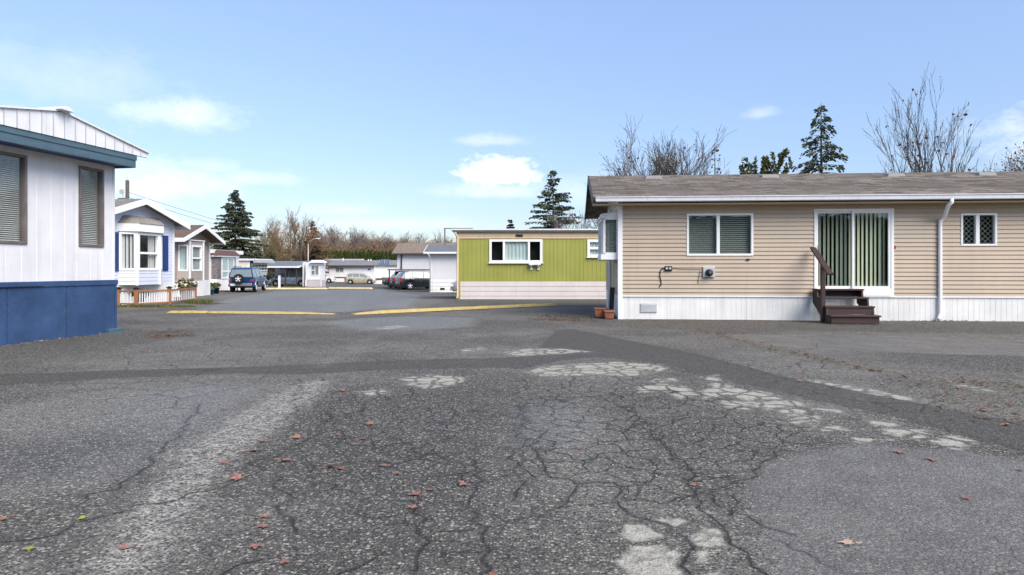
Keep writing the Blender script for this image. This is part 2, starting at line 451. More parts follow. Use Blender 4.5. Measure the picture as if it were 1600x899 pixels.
def bar(mb, p, q, w, h, up=(0, 0, 1)):
    """straight board from p to q, w wide, h deep"""
    p, q = Vector(p), Vector(q); t = (q-p).normalized(); u = Vector(up); a = t.cross(u).normalized()*w/2; b = a.cross(t).normalized()*h/2
    mb.hexa([p-a-b, p+a-b, q+a-b, q-a-b, p-a+b, p+a+b, q+a+b, q-a+b])
def gable_y(root, x0, x1, yf, yb, ze, zp, mat, fascia='white_trim', n=16, th=.08, fw=.17, pk=None):
    """roof whose ridge runs along local y (gable end towards the viewer); x0..x1 eave to eave, yf..yb front to back"""
    xp = (x0+x1)/2 if pk is None else pk
    mb = MB()
    slope(mb, (x0, yb, ze), (x0, yf, ze), (xp, yf, zp), (xp, yb, zp), n, th=th)
    slope(mb, (x1, yf, ze), (x1, yb, ze), (xp, yb, zp), (xp, yf, zp), n, th=th)
    r = mb.build('roof', mat, root, recalc=False)
    f = MB()
    for (xa, sg) in ((x0, 1), (x1, -1)):
        f.hexa([(xa, yf-.035, ze-fw), (xp, yf-.035, zp-fw), (xp, yf+.01, zp-fw), (xa, yf+.01, ze-fw),
                (xa, yf-.035, ze+.012), (xp, yf-.035, zp+.012), (xp, yf+.01, zp+.012), (xa, yf+.01, ze+.012)])
    f.box(x0-.03, x0+.002, yf-.03, yb, ze-fw, ze+.008); f.box(x1-.002, x1+.03, yf-.03, yb, ze-fw, ze+.008)
    f.build('fascia', M[fascia], r)
    return r
def gable_x(root, x0, x1, y0, y1, ze, zp, mat, fascia='white_trim', n=18, th=.10, fw=.16, yp=None):
    yp = (y0+y1)/2 if yp is None else yp
    mb = MB()
    slope(mb, (x0, y0, ze), (x1, y0, ze), (x1, yp, zp), (x0, yp, zp), n, th=th)
    slope(mb, (x1, y1, ze), (x0, y1, ze), (x0, yp, zp), (x1, yp, zp), n, th=th)
    r = mb.build('roof', mat, root, recalc=False)
    if fascia:
        f = MB()
        for xa in (x0-.028, x1-.012):
            for (ya, sg) in ((y0, 1), (y1, -1)):
                f.hexa([(xa, ya, ze-fw), (xa+.04, ya, ze-fw), (xa+.04, yp, zp-fw), (xa, yp, zp-fw),
                        (xa, ya, ze+.012), (xa+.04, ya, ze+.012), (xa+.04, yp, zp+.012), (xa, yp, zp+.012)])
        f.box(x0-.02, x1+.02, y0-.03, y0+.002, ze-fw, ze+.006); f.box(x0-.02, x1+.02, y1-.002, y1+.03, ze-fw, ze+.006)
        f.build('fascia', M[fascia], r)
    return r
def shell(root, x0, x1, y0, y1, z0, z1, mat, sides='rbl', name='wall'):
    """plain side and back walls of a house, and its floor"""
    mb = MB()
    if 'l' in sides: panel(mb, F((x0, y1), (0, -1)), 0, y1-y0, z0, z1)
    if 'r' in sides: panel(mb, F((x1, y0), (0, 1)), 0, y1-y0, z0, z1)
    if 'b' in sides: panel(mb, F((x1, y1), (-1, 0)), 0, x1-x0, z0, z1)
    mb.face([(x0, y0+.02, z1), (x1, y0+.02, z1), (x1, y1, z1), (x0, y1, z1)])
    return mb.build(name, mat, root, recalc=False)
# ------------------------------------------------------------------ beige mobile home on the right
def rot_of(u): return math.atan2(u[1], u[0])
ang = R(-4.5)
bp = at(968, 498)
beige = thing('mobile_home', 'long beige mobile home with white skirting, shingle roof and sliding patio door', 'house', bp, ang, 'mobile homes of the park')
RP = .305
BW, BD = 17.5, 5.6          # length, depth
G = lambda x0, y0, x1, y1, d=0.0: wbox(beige, FRONT, x0, y0, x1, y1, d)
zs = wpx(beige, FRONT, 972, 463)[1]                       # top of the skirting
ze = wpx(beige, FRONT, 972, 310, .45)[1]+.03              # eave
w1 = G(1072.8, 333.7, 1176.8, 400); w2 = G(1500.7, 333.5, 1557, 384.5); dr = G(1271.5, 326.5, 1396, 464.5)
ops = [(w1[0]+.03, w1[1]-.03, w1[2]+.03, w1[3]-.03), (w2[0]+.03, w2[1]-.03, w2[2]+.03, w2[3]-.03), (dr[0]+.03, dr[1]-.03, dr[2]+.02, dr[3]-.03)]
mb = MB(); lap(mb, FRONT, .06, BW, zs, ze+.02, .107, .024, ops)
LE = F((0, BD), (0, -1))                                  # left end wall (faces -x)
lap(mb, LE, 0, BD-.06, zs, ze+.02, .112, .016, [(BD-.95, BD-.0, zs+1.02, ze-.25)])
zp = ze+(BD/2+.45)*RP
lap(mb, LE, 0, BD, ze+.02, zp-.12, .112, .016, lim=lambda z: ((z-ze)/RP-.45 if z > ze+.2 else 0, BD-((z-ze)/RP-.45 if z > ze+.2 else 0)))
mb.build('wall', M['beige_siding'], beige, recalc=False)
shell(beige, 0.02, BW, .02, BD, 0, ze, M['beige_siding'], 'rb')
mb = MB(); grooved(mb, FRONT, 0, BW, -.06, zs-.002, .13, .010, .006); grooved(mb, LE, 0, BD, -.06, zs-.002, .13, .010, .006)
sk = mb.build('skirting', M['white_skirt'], beige, recalc=False)
mb = MB(); mb.box(-.05, BW, -.03, -.006, zs-.012, zs+.02); mb.build('trim_rail', M['white_trim'], sk)
v = G(1000.5, 474.5, 1026, 488.5)
mb = MB(); mb.box(v[0], v[1], -.02, .005, v[2], v[3]); vt = mb.build('skirt_vent', M['grey_alu'], sk)
mb = MB()
for i in range(7):
    z = v[2]+.025+i*(v[3]-v[2]-.05)/6.5; mb.box(v[0]+.02, v[1]-.02, -.032, -.018, z, z+.012)
mb.build('louvre', M['white_metal'], vt)
mb = MB(); mb.box(-.045, .075, -.035, .0, -.05, ze-.02); mb.box(-.045, -.002, .0, .1, -.05, ze-.02); mb.build('corner_trim', M['white_trim'], beige, bevel=.006)
# windows
window(beige, FRONT, *w1[:4], fw=.055, vm=(.475,), blind='h', gl='glass_dark', slat=.052, mw=.08)
w = window(beige, FRONT, *w2[:4], fw=.05, vm=(.47,), blind=None, gl='glass_dark', mw=.09)
mb = MB()                                                  # diamond lattice behind the small window
a0, a1, b0, b1 = w2[0]+.05, w2[1]-.05, w2[2]+.05, w2[3]-.05
def clipline(m_, c_, sgn):
    pts = []
    for k in range(41):
        x = a0+(a1-a0)*k/40; z = c_+sgn*(x-a0)
        if b0 <= z <= b1: pts.append((x, .075, z))
    if len(pts) > 1: m_.tube([pts[0], pts[-1]], .008, 4)
for k in range(-8, 14):
    clipline(mb, b0+k*.13, 1); clipline(mb, b0+k*.13, -1)
mb.build('lattice', M['blind_white'], w)
mb = MB(); mb.face([(a0, .11, b0), (a0+(a1-a0)*.46, .11, b0), (a0+(a1-a0)*.46, .11, b1), (a0, .11, b1)]); mb.build('curtain_or_void', M['black_plastic'], w, recalc=False)
# sliding door
d0, d1, dz0, dz1 = dr
dm = d0+(d1-d0)*.5
sz = dz0+.22
mb = MB()
mb.box(d0, d0+.07, -.035, .12, dz0, dz1); mb.box(d1-.07, d1, -.035, .12, dz0, dz1); mb.box(d0+.07, d1-.07, -.035, .12, dz1-.06, dz1)
mb.box(d0+.07, d1-.07, -.035, .12, dz0, sz); mb.box(d0+.09, d1-.09, -.045, -.03, dz0+.03, sz-.05)
door = mb.build('sliding_door', M['white_trim'], beige, bevel=.006)
for (a, b, y, gl, bl) in ((d0+.07, dm+.03, .05, 'glass_dark', 'v'), (dm-.035, d1-.07, .0, 'glass_sky', 'v')):
    mb = MB()
    mb.box(a, a+.05, y-.02, y+.02, sz, dz1-.06); mb.box(b-.06, b, y-.02, y+.02, sz, dz1-.06); mb.box(a+.05, b-.06, y-.02, y+.02, sz, sz+.06); mb.box(a+.05, b-.06, y-.02, y+.02, dz1-.11, dz1-.06)
    p = mb.build('door_panel', M['white_trim'], door)
    g = MB(); g.face([(a+.04, y+.004, sz+.05), (b-.05, y+.004, sz+.05), (b-.05, y+.004, dz1-.1), (a+.04, y+.004, dz1-.1)]); g.build('pane', M[gl], p, recalc=False)
blinds(door, FRONT, d0+.08, d1-.08, sz+.03, dz1-.06, 'v', 'blind_green', d0=-.16)
mb = MB(); mb.box(d0+.085, d0+.105, -.02, .02, sz+.85, sz+1.1); mb.build('handle', M['grey_alu'], door, bevel=.004)
# roof with boxed eaves
ov = .70
rf = gable_x(beige, -ov, BW+.4, -.45, BD+.45, ze, zp, M['shingle_beige'], fascia=None, n=22, th=.08)
mb = MB()
for xa in (-ov-.03,):
    for (ya, yb) in ((-.47, BD/2), (BD+.47, BD/2)):
        mb.hexa([(xa, ya, ze-.19), (xa+.035, ya, ze-.19), (xa+.035, yb, zp-.16), (xa, yb, zp-.16), (xa, ya, ze+.014), (xa+.035, ya, ze+.014), (xa+.035, yb, zp+.014), (xa, yb, zp+.014)])
mb.build('fascia', M['dark_brown'], rf)
mb = MB(); mb.box(-ov, BW+.3, -.445, -.005, ze-.185, ze-.165); mb.build('soffit', M['tan_trim'], rf)
mb = MB()
pr = [(-.46, ze-.005), (-.475, ze-.13), (-.52, ze-.135), (-.565, ze-.115), (-.575, ze-.04), (-.595, ze-.02), (-.595, ze-.003), (-.575, ze-.003), (-.565, ze-.03), (-.55, ze-.1), (-.50, ze-.115), (-.475, ze-.02)]
L = -ov+.06
mb.poly([(L, y, z) for (y, z) in pr]+[(BW+.3, y, z) for (y, z) in pr], [(i, (i+1) % 12, (i+1) % 12+12, i+12) for i in range(12)]+[tuple(range(12)), tuple(range(12, 24))])
mb.build('gutter', M['white_metal'], beige)
for px in (1022, 1205, 1403, 1546):
    s, _ = wpx(beige, FRONT, px, 275, -2.1)
    yv = BD/2-.45; zv = ze+(yv+.45)*RP
    mb = MB(); mb.hexa([(s-.26, yv-.2, zv-.10), (s+.26, yv-.2, zv-.10), (s+.26, yv+.22, zv+.05), (s-.26, yv+.22, zv+.05), (s-.22, yv-.17, zv+.03), (s+.22, yv-.17, zv+.03), (s+.22, yv+.2, zv+.09), (s-.22, yv+.2, zv+.09)])
    mb.build('roof_vent', M['vent_grey'], rf, bevel=.02)
# downspout
sd, _ = wpx(beige, FRONT, 1469, 420, .06)
s2, _ = wpx(beige, FRONT, 1486, 318, .5)
mb = MB(); mb.tube([(s2, -.53, ze-.12), (s2, -.53, ze-.2), (s2-.05, -.48, ze-.27), (sd+.06, -.14, ze-.52), (sd, -.07, ze-.62), (sd, -.06, ze-.8), (sd, -.06, .2), (sd-.02, -.08, .1), (sd-.10, -.17, .04)], .046, 10)
dn = mb.build('downspout', M['white_trim'], beige, smooth=True)
for z in (.75, 1.15, 2.1):
    mb = MB(); mb.box(sd-.065, sd+.065, -.03, -.0, z, z+.03); mb.build('strap', M['white_trim'], dn)
# meter, outlet box and the cables on the wall
m_ = G(1098, 417, 1116.5, 433.5, .02)
mb = MB(); mb.box(m_[0], m_[1], -.075, -.005, m_[2], m_[3]); mt = mb.build('meter_box', M['grey_alu'], beige, bevel=.008)
mb = MB(); mb.lathe([(.095, 0), (.095, -.05), (.08, -.09), (.0, -.1)], 18, ((m_[0]+m_[1])/2+.0, -.07, (m_[2]+m_[3])/2-.02), 'y'); mb.build('meter', M['black_plastic'], mt, smooth=True)
o_ = G(1038.5, 416, 1050, 423.5, .02)
mb = MB(); mb.box(o_[0], o_[1], -.06, -.005, o_[2], o_[3]); ob = mb.build('outlet_box', M['black_plastic'], beige, bevel=.01)
mb = MB()
for k in (.25, .7): mb.lathe([(.03, 0), (.03, -.02), (0, -.024)], 10, (o_[0]+(o_[1]-o_[0])*k, -.06, (o_[2]+o_[3])/2), 'y')
mb.build('outlet_cap', M['grey_alu'], ob)
def wcable(pts, r=.009):
    q = []
    for (px, py) in pts:
        s, z = wpx(beige, FRONT, px, py, .03); q.append((s, -.03, z))
    b = MB(); b.tube(q, r, 5); b.build('cable', M['black_plastic'], beige, smooth=True)
wcable([(1039, 419), (1034, 420), (1031.5, 424), (1031, 432), (1033, 440), (1033, 445), (1030, 449)], .013)
wcable([(1050, 419), (1060, 420.5), (1078, 421), (1094, 421), (1093, 428), (1091, 437), (1091, 444)], .006)
r_ = G(1166, 404.5, 1171, 407, .02); mb = MB(); mb.box(r_[0], r_[1], -.04, 0, r_[2], r_[3]); mb.build('wall_hook', M['black_plastic'], beige)
r_ = G(1396.5, 384, 1399.5, 389, .02); mb = MB(); mb.box(r_[0]+.01, r_[1], -.03, 0, r_[2], r_[3]); mb.build('doorbell', M['red_lamp'], beige)
# boxed bay window on the left end
bz0 = wpx(beige, FRONT, 960, 406)[1]; bz1 = wpx(beige, FRONT, 960, 337)[1]
by0, by1, bx = .10, 1.9, -.46
fr_n = F((bx, by0), (1, 0)); fr_s = F((bx, by1), (0, -1))
bay = MB(); bay.box(bx-.02, -.02, by0-.01, by1+.02, bz0, bz0+.14); capb = MB(); capb.box(bx-.03, -.02, by0-.02, by1+.02, bz1-.05, bz1+.0)
capb.hexa([(bx-.05, by0-.05, bz1), (-.02, by0-.05, bz1), (-.02, by1+.05, bz1), (bx-.05, by1+.05, bz1), (bx-.02, by0-.02, bz1+.05), (-.02, by0-.02, bz1+.12), (-.02, by1+.02, bz1+.12), (bx-.02, by1+.02, bz1+.05)])
bw = bay.build('bay_window', M['white_trim'], beige, bevel=.006); capb.build('bay_cap', M['white_trim'], bw)
window(bw, fr_n, .0, -bx-.02, bz0+.14, bz1-.05, fw=.05, blind='h', gl='glass_dark', slat=.045, proud=.0)
window(bw, fr_s, 0, by1-by0, bz0+.14, bz1-.05, fw=.06, vm=(.33, .66), blind='h', gl='glass_dark', slat=.045, proud=.0)
mb = MB(); mb.tube([(-.10, 2.25, ze-.1), (-.10, 2.25, .1)], .045, 8); mb.build('downspout', M['white_trim'], beige, smooth=True)

# wooden steps at the sliding door
x0, _ = wpx(beige, FRONT, 1267, 470, .0); x1, _ = wpx(beige, FRONT, 1343, 470, .1)
st = thing('wooden_steps', 'dark brown wooden steps with one handrail below the sliding door', 'steps',
           Vector(beige.matrix_basis @ Vector((x0, 0, 0))) if False else (Matrix.Translation(beige.location) @ Matrix.Rotation(ang, 4, 'Z')) @ Vector((x0, -.05, 0)), ang)
SWd = x1-x0
tz = [dz0+.13, dz0-.06, dz0-.26, .16]; tz = [.80, .605, .40, .20]
ty = [(-.34, -.02), (-.62, -.30), (-.92, -.60), (-1.24, -.90)]
for (z, (ya, yb)) in zip(tz, ty):
    mb = MB(); mb.box(0, SWd, ya, yb, z-.042, z); mb.build('tread', M['brown_wood'], st, bevel=.008)
for rb in ((.03, SWd-.03, -1.20, -1.165, .0, tz[3]-.044), (.03, SWd-.03, -.90, -.865, tz[3]+.002, tz[2]-.044), (.06, SWd-.06, -.06, -.03, tz[1]+.01, tz[0]-.045)):
    mb = MB(); mb.box(*rb); mb.build('riser', M['brown_wood'], st)
for xs in (.02, SWd-.06):
    mb = MB(); P = [(-.02, tz[0]-.045), (-.30, tz[0]-.045), (-.33, tz[1]-.045), (-.62, tz[1]-.045), (-.64, tz[2]-.045), (-.90, tz[2]-.045), (-.93, tz[3]-.045), (-1.16, tz[3]-.045), (-1.16, 0), (-.78, 0), (-.02, tz[0]-.36)]
    n = len(P); mb.poly([(xs, *q) for q in P]+[(xs+.04, *q) for q in P], [tuple(range(n)), tuple(range(n, 2*n))]+[(i, (i+1) % n, (i+1) % n+n, i+n) for i in range(n)])
    mb.build('stringer', M['brown_wood'], st)
mb = MB(); mb.box(-.05, .045, -.80, -.71, 0, 1.42); mb.build('rail_post', M['brown_wood'], st, bevel=.006)
mb = MB(); bar(mb, (-.005, -.10, 1.83), (-.005, -1.24, 1.17), .14, .045); mb.build('handrail', M['brown_wood'], st, bevel=.006)

# planters and the leaning post at the left corner
def world(root, p): return (Matrix.Translation(root.location) @ Matrix.Rotation(root.rotation_euler.z, 4, 'Z')) @ Vector(p)
def pot_box(name, label, p, rot, L, W_, H, mat, soil=True):
    t = thing(name, label, 'planter', p, rot, 'terracotta planters by the beige home')
    mb = MB(); k = .82
    q = lambda a, z: [(-L/2*a, -W_/2*a, z), (L/2*a, -W_/2*a, z), (L/2*a, W_/2*a, z), (-L/2*a, W_/2*a, z)]
    mb.hexa(q(k, 0)+q(.96, H-.05)); mb.hexa(q(1.03, H-.05)+q(1.05, H))
    mb.build('planter_body', M[mat], t, bevel=.012)
    mb = MB(); mb.face(q(.9, H+.004)); mb.build('soil', M['dark_brown'], t, recalc=False)
pot_box('terracotta_planter', 'nearer terracotta planter on the asphalt at the corner of the beige home', world(beige, (-.27, .10, 0)), ang, .26, .55, .22, 'terracotta')
pot_box('terracotta_planter', 'terracotta planter half hidden behind the nearer planter by the beige home', world(beige, (-.48, .55, 0)), ang, .3, .5, .26, 'terracotta')
pb = thing('wooden_post', 'short dark brown wooden post leaning on the end of the beige home', 'post', world(beige, (-.13, 1.3, 0)), ang)
mb = MB(); bar(mb, (0, 0, 0), (.04, .03, .78), .13, .05, (0, 1, 0)); mb.build('plank', M['dark_brown'], pb)
mb = MB(); mb.box(-.11, .1, -.06, .08, -.02, .05); mb.build('foot_block', M['dark_brown'], pb)

# ------------------------------------------------------------------ green mobile home
gp = atY(717, 31.0)
green = thing('mobile_home', 'lime green flat roofed mobile home with pale pink skirting beyond the yellow speed bump', 'house', gp, 0, 'mobile homes of the park')
H_ = lambda x0, y0, x1, y1, d=0.0: wbox(green, FRONT, x0, y0, x1, y1, d)
GW, GD = 11.5, 4.0
gs = wpx(green, FRONT, 780, 440)[1]; gt = wpx(green, FRONT, 780, 373)[1]; ge = wpx(green, FRONT, 780, 363, .3)[1]
a = H_(764.5, 374.2, 847.5, 410.8); b = H_(917.5, 374.5, 952, 402)
ops = [(a[0]+.03, a[1]-.03, a[2]+.03, a[3]+.1), (b[0]+.03, b[1]-.03, b[2]+.03, b[3]-.03)]
mb = MB(); grooved(mb, FRONT, 0, GW, gs, gt, .2, .02, .012, ops); grooved(mb, F((0, GD), (0, -1)), 0, GD, gs, gt, .2, .02, .012)
mb.build('wall', M['green_paint'], green, recalc=False)
mb = MB(); lap(mb, FRONT, 0, GW, -.08, gs-.002, .2, .014); lap(mb, F((0, GD), (0, -1)), 0, GD, -.08, gs-.002, .2, .014); mb.build('skirting', M['pink_siding'], green, recalc=False)
mb = MB(); lap(mb, FRONT, -.1, GW, gt, ge+.05, .13, .012, d=.02); lap(mb, F((-.1, GD), (0, -1)), 0, GD, gt, ge+.05, .13, .012, d=.02); fs = mb.build('frieze', M['tan_trim'], green, recalc=False)
vv = H_(806, 366.5, 817, 370, .05); mb = MB(); mb.box(vv[0], vv[1], -.06, -.03, vv[2], vv[3]); mb.build('vent_grille', M['black_plastic'], fs)
shell(green, .01, GW, .01, GD, 0, ge, M['green_paint'], 'rb')
zt = wpx(green, FRONT, 780, 357, .32)[1]
mb = MB(); mb.box(-.30, GW+.3, -.17, GD+.3, ge+.04, zt-.05); mb.hexa([(-.28, -.15, zt-.05), (GW+.28, -.15, zt-.05), (GW+.28, GD+.28, zt-.05), (-.28, GD+.28, zt-.05), (-.28, -.15, zt-.04), (GW+.28, -.15, zt-.04), (GW+.28, GD/2, zt+.06), (-.28, GD/2, zt+.06)])
rf = mb.build('roof', M['felt_grey'], green)
mb = MB(); mb.box(-.33, GW+.33, -.20, -.16, zt-.075, zt-.012); mb.box(-.34, -.30, -.16, GD+.3, zt-.075, zt-.012); mb.build('roof_edge', M['white_metal'], rf)
mb = MB(); mb.box(-.04, .07, -.03, .0, -.06, gt); mb.build('corner_trim', M['green_paint'], green)
mb = MB(); mb.tube([(-.14, -.12, ge+.02), (-.14, -.11, ge-.08), (-.055, -.07, ge-.22), (-.055, -.07, .12), (-.10, -.16, .03)], .05, 8); mb.build('downspout', M['tan_trim'], green, smooth=True)
s0, s1, z0, z1 = a
W_ = s1-s0
ww = window(green, FRONT, s0, s1, z0, z1, fw=.11, vm=(.275, .745), gl='glass', mw=.10, sill=True, proud=.05)
blinds(ww, FRONT, s0+W_*.29, s0+W_*.73, z0+.1, z1-.1, 'c', 'curtain_aqua', d0=-.045)
for (p, q) in ((s0+.12, s0+W_*.26), (s0+W_*.76, s1-.12)): blinds(ww, FRONT, p, q, z0+.1, z1-.1, 'dark', 'curtain_or_void')
mb = MB(); p, q = s0+W_*.745, s0+W_*.965
mb.box(p, q, -.20, -.04, z0-.11, z0-.02)
sh = mb.build('window_shelf', M['white_metal'], green, bevel=.006)
for k in (.2, .8):
    mb = MB(); x = p+(q-p)*k; bar(mb, (x, -.17, z0-.12), (x, -.015, z0-.30), .06, .05); mb.box(x-.06, x+.06, -.05, -.008, z0-.33, z0-.2); mb.build('bracket', M['white_metal'], sh)
window(green, FRONT, *b, fw=.12, hm=(.5,), gl='glass', blind='c', bm='curtain_aqua', proud=.05, sill=True)

# ------------------------------------------------------------------ white and blue home, gable end on the lane
U1 = Vector((.18, 1)).normalized()
far = at(178, 518.5)
w1len = 3.66
o1 = Vector((far.x-U1.x*w1len, far.y-U1.y*w1len, 0))
h1 = thing('mobile_home', 'white panelled mobile home with blue skirting and blue fascia at the left edge', 'house', o1, rot_of(U1), 'mobile homes of the park')
K = lambda x0, y0, x1, y1, d=0.0: wbox(h1, FRONT, x0, y0, x1, y1, d)
zsk = 1.07; ztop = 3.40; dep = 13
a = K(122.6, 261.8, 161.2, 386); b_r = wpx(h1, FRONT, 41, 300)[0]; b_t = wpx(h1, FRONT, 41, 237)[1]; b_b = wpx(h1, FRONT, 41, 385)[1]
a = (a[0], a[1], wpx(h1, FRONT, 142, 386)[1], wpx(h1, FRONT, 161, 266)[1])
b = (b_r-1.25, b_r, a[2], a[3])
ops = [tuple(x+k for x, k in zip(q, (.02, -.02, .02, -.02))) for q in (a, b)]
mb = MB(); grooved(mb, FRONT, 0, w1len, zsk, ztop+.1, .30, .018, .010, ops)
grooved(mb, F((w1len, 0), (0, 1)), 0, dep, zsk, ztop+.1, .30, .018, .010); grooved(mb, F((0, dep), (0, -1)), 0, dep, zsk, ztop+.1, .30, .018, .010)
mb.build('wall', M['old_white'], h1, recalc=False)
shell(h1, .01, w1len-.01, .01, dep, 0, ztop, M['old_white'], 'b')
mb = MB()
for (p, q) in ((-.03, 1.22), (1.232, 2.44), (2.452, w1len+.03)): mb.box(p, q, -.035, .0, -.05, zsk-.10)
mb.box(w1len, w1len+.035, .0, dep, -.05, zsk-.1); mb.box(-.035, 0, .0, dep, -.05, zsk-.1)
sk = mb.build('skirting', M['blue_paint'], h1, bevel=.004)
mb = MB(); mb.box(-.05, w1len+.055, -.055, .0, zsk-.10, zsk); mb.box(-.03, w1len*.52, -.075, -.05, zsk-.085, zsk-.012); mb.box(w1len, w1len+.055, 0, dep, zsk-.1, zsk); mb.build('top_board', M['blue_paint'], sk, bevel=.005)
mb = MB(); mb.box(w1len-.26, w1len+.12, -.14, -.037, -.03, .075); mb.build('foot_block', M['blue_fascia'], sk, bevel=.01)
mb = MB(); mb.box(w1len-.02, w1len+.03, -.045, .02, 0, zsk-.1); mb.build('corner_board', M['blue_paint'], sk)
for q in (a, b):
    window(h1, FRONT, *q, fw=.045, fm='alu_frame', blind='h', slat=.036, gl='glass', proud=.03)
sg = wpx(h1, FRONT, 120.5, 300)[0]
mb = MB(); mb.box(sg-.012, sg+.0, -.018, -.002, zsk, ztop-.1); mb.box(w1len-.03, w1len+.012, -.014, .0, zsk, ztop); mb.build('trim_strip', M['white_metal'], h1)
# roof: low gable over this end, blue fascia, white standing seam gable panel
pk, rp = 1.83, .175; rx0, rx1 = -.70, w1len+.36; zpk = 4.13
yo = -.45
mb = MB()
for (xa, xb) in ((rx0, pk), (rx1, pk)):
    za = zpk-abs(pk-xa)*rp
    mb.hexa([(xa, yo-.10, za-.03), (pk, yo-.10, zpk-.03), (pk, dep+.3, zpk-.03), (xa, dep+.3, za-.03), (xa, yo-.10, za), (pk, yo-.10, zpk), (pk, dep+.3, zpk), (xa, dep+.3, za)])
rf = mb.build('roof', M['white_metal'], h1)
zf0, zf1 = 3.37, 3.62
mb = MB()
n = 20; st_ = (rx1-rx0)/n
for i in range(n):
    xa, xb = rx0+i*st_+.006, rx0+(i+1)*st_-.006
    fa, fb = zpk-abs(pk-xa)*rp-.032, zpk-abs(pk-xb)*rp-.032
    zl = zf1+.006 if 0.0 < xa < w1len+.1 else min(zf1+.006, min(fa, fb)-.09)
    mb.hexa([(xa, yo-.06, zl), (xb, yo-.06, zl), (xb, yo, zl), (xa, yo, zl), (xa, yo-.06, fa), (xb, yo-.06, fb), (xb, yo, fb), (xa, yo, fa)])
gp_ = mb.build('gable_panel', M['white_metal'], rf)
mb = MB()
for i in range(1, n):
    x = rx0+i*st_; f = zpk-abs(pk-x)*rp-.034
    mb = MB(); mb.box(x-.007, x+.007, yo-.075, yo-.02, max(zf1+.008, f-.6), f); mb.build('seam', M['grey_alu'], gp_)
mb = MB(); mb.box(rx0+.05, w1len+.04, yo-.03, yo+.03, zf0, zf1); mb.box(rx0+.05, w1len+.055, yo-.045, yo-.03, zf1-.10, zf1-.0); mb.box(w1len+.0, w1len+.06, yo+.03, dep, zf0, zf1)
mb.build('fascia', M['blue_fascia'], rf, bevel=.006)
mb = MB(); mb.box(-.5, w1len+.03, yo+.03, -.0, zf0+.03, zf0+.05); mb.build('soffit', M['blue_dark'], rf)
mb = MB(); mb.hexa([(pk-.15, yo-.2, zpk-.02), (pk+.15, yo-.2, zpk-.02), (pk+.15, dep, zpk-.02), (pk-.15, dep, zpk-.02), (pk-.03, yo-.2, zpk+.05), (pk+.03, yo-.2, zpk+.05), (pk+.03, dep, zpk+.05), (pk-.03, dep, zpk+.05)]); mb.build('ridge_cap', M['white_metal'], rf)

# ------------------------------------------------------------------ lavender-white home with blue shutters
U2 = Vector((.15, 1)).normalized()
Yf = 28.0; fx = (271-CX)*Yf/FPX; w2len = 4.5
h2 = thing('mobile_home', 'white lap sided home with gable bay window and navy shutters behind the porch railing', 'house', (fx-U2.x*w2len, Yf-U2.y*w2len, gz(26)), rot_of(U2), 'mobile homes of the park')
pp = lambda px, py, d=0.0: wpx(h2, FRONT, px, py, d)
zk = pp(262, 444)[1]; dep = 14
ze2 = pp(285, 350, .4)[1]; zp2 = pp(236, 312, .4)[1]
c2 = w2len/2
bs0 = pp(184.5, 400)[0]; bs1 = pp(252.5, 400)[0]
f0 = pp(214, 400, .5)[0]; f1 = pp(249.3, 400, .5)[0]
zw0 = pp(230, 423, .5)[1]; zw1 = pp(230, 364, .5)[1]; zbt = pp(230, 351, .5)[1]
sl = (zp2-ze2)/(w2len/2+.4)
mb = MB(); lap(mb, FRONT, 0, w2len, zk, ze2, .13, .014, [(bs0, bs1, zk, zw1+.1)])
lap(mb, FRONT, 0, w2len, ze2, zp2-.1, .13, .014, lim=lambda z: ((z-ze2)/sl-.4 if z-ze2 > .4*sl else 0, w2len-((z-ze2)/sl-.4 if z-ze2 > .4*sl else 0)))
lap(mb, F((0, dep), (0, -1)), 0, dep, zk, ze2, .13, .014); lap(mb, F((w2len, 0), (0, 1)), 0, dep, zk, ze2, .13, .014)
mb.build('wall', M['lavender_siding'], h2, recalc=False)
shell(h2, .01, w2len-.01, .02, dep, 0, ze2, M['lavender_siding'], 'b')
mb = MB(); grooved(mb, FRONT, -.02, w2len+.02, -.1, zk-.003, .3, .015, .01, d=.02); grooved(mb, F((w2len, 0), (0, 1)), 0, dep, -.1, zk-.003, .3, .015, .01, d=.02); grooved(mb, F((0, dep), (0, -1)), 0, dep, -.1, zk-.003, .3, .015, .01, d=.02); mb.build('skirting', M['white_skirt'], h2, recalc=False)
for xc in (w2len-.05, -.03):
    mb = MB(); mb.box(xc, xc+.08, -.03, .0, zk, ze2-.05); mb.build('corner_trim', M['white_trim'], h2)
gable_y(h2, -.4, w2len+.4, -.45, dep+.3, ze2, zp2, M['shingle_grey'], n=14, fw=.22)
# bay
P0, P1, P2, P3 = (bs0, 0), (f0, -.5), (f1, -.5), (bs1, 0)
mb = MB(); lap(mb, F(P0, (P1[0]-P0[0], P1[1]-P0[1])), 0, math.hypot(P1[0]-P0[0], .5), zk+.02, zw0+.03, .13, .012); lap(mb, F(P1, (1, 0)), 0, f1-f0, zk+.02, zw0+.03, .13, .012); lap(mb, F(P2, (P3[0]-P2[0], .5)), 0, math.hypot(P3[0]-P2[0], .5), zk+.02, zw0+.03, .13, .012)
mb.face([(*P0, zk+.02), (*P1, zk+.02), (*P2, zk+.02), (*P3, zk+.02)])
bw = mb.build('bay_window', M['lavender_siding'], h2, recalc=False)
fa = F(P0, (P1[0]-P0[0], -.5)); la = math.hypot(P1[0]-P0[0], .5)
window(bw, fa, .03, la-.02, zw0, zw1, fw=.085, blind='v', proud=.03)
window(bw, F(P1, (1, 0)), .03, f1-f0-.03, zw0, zw1, fw=.10, hm=(.46,), gl='glass', proud=.03, blind=None)
blinds(bw, F(P1, (1, 0)), (f1-f0)*.62, f1-f0-.12, zw0+.1, zw1-.1, 'c', 'curtain_or_void', d0=-.12)
fb = F(P2, (P3[0]-P2[0], .5)); lb = math.hypot(P3[0]-P2[0], .5)
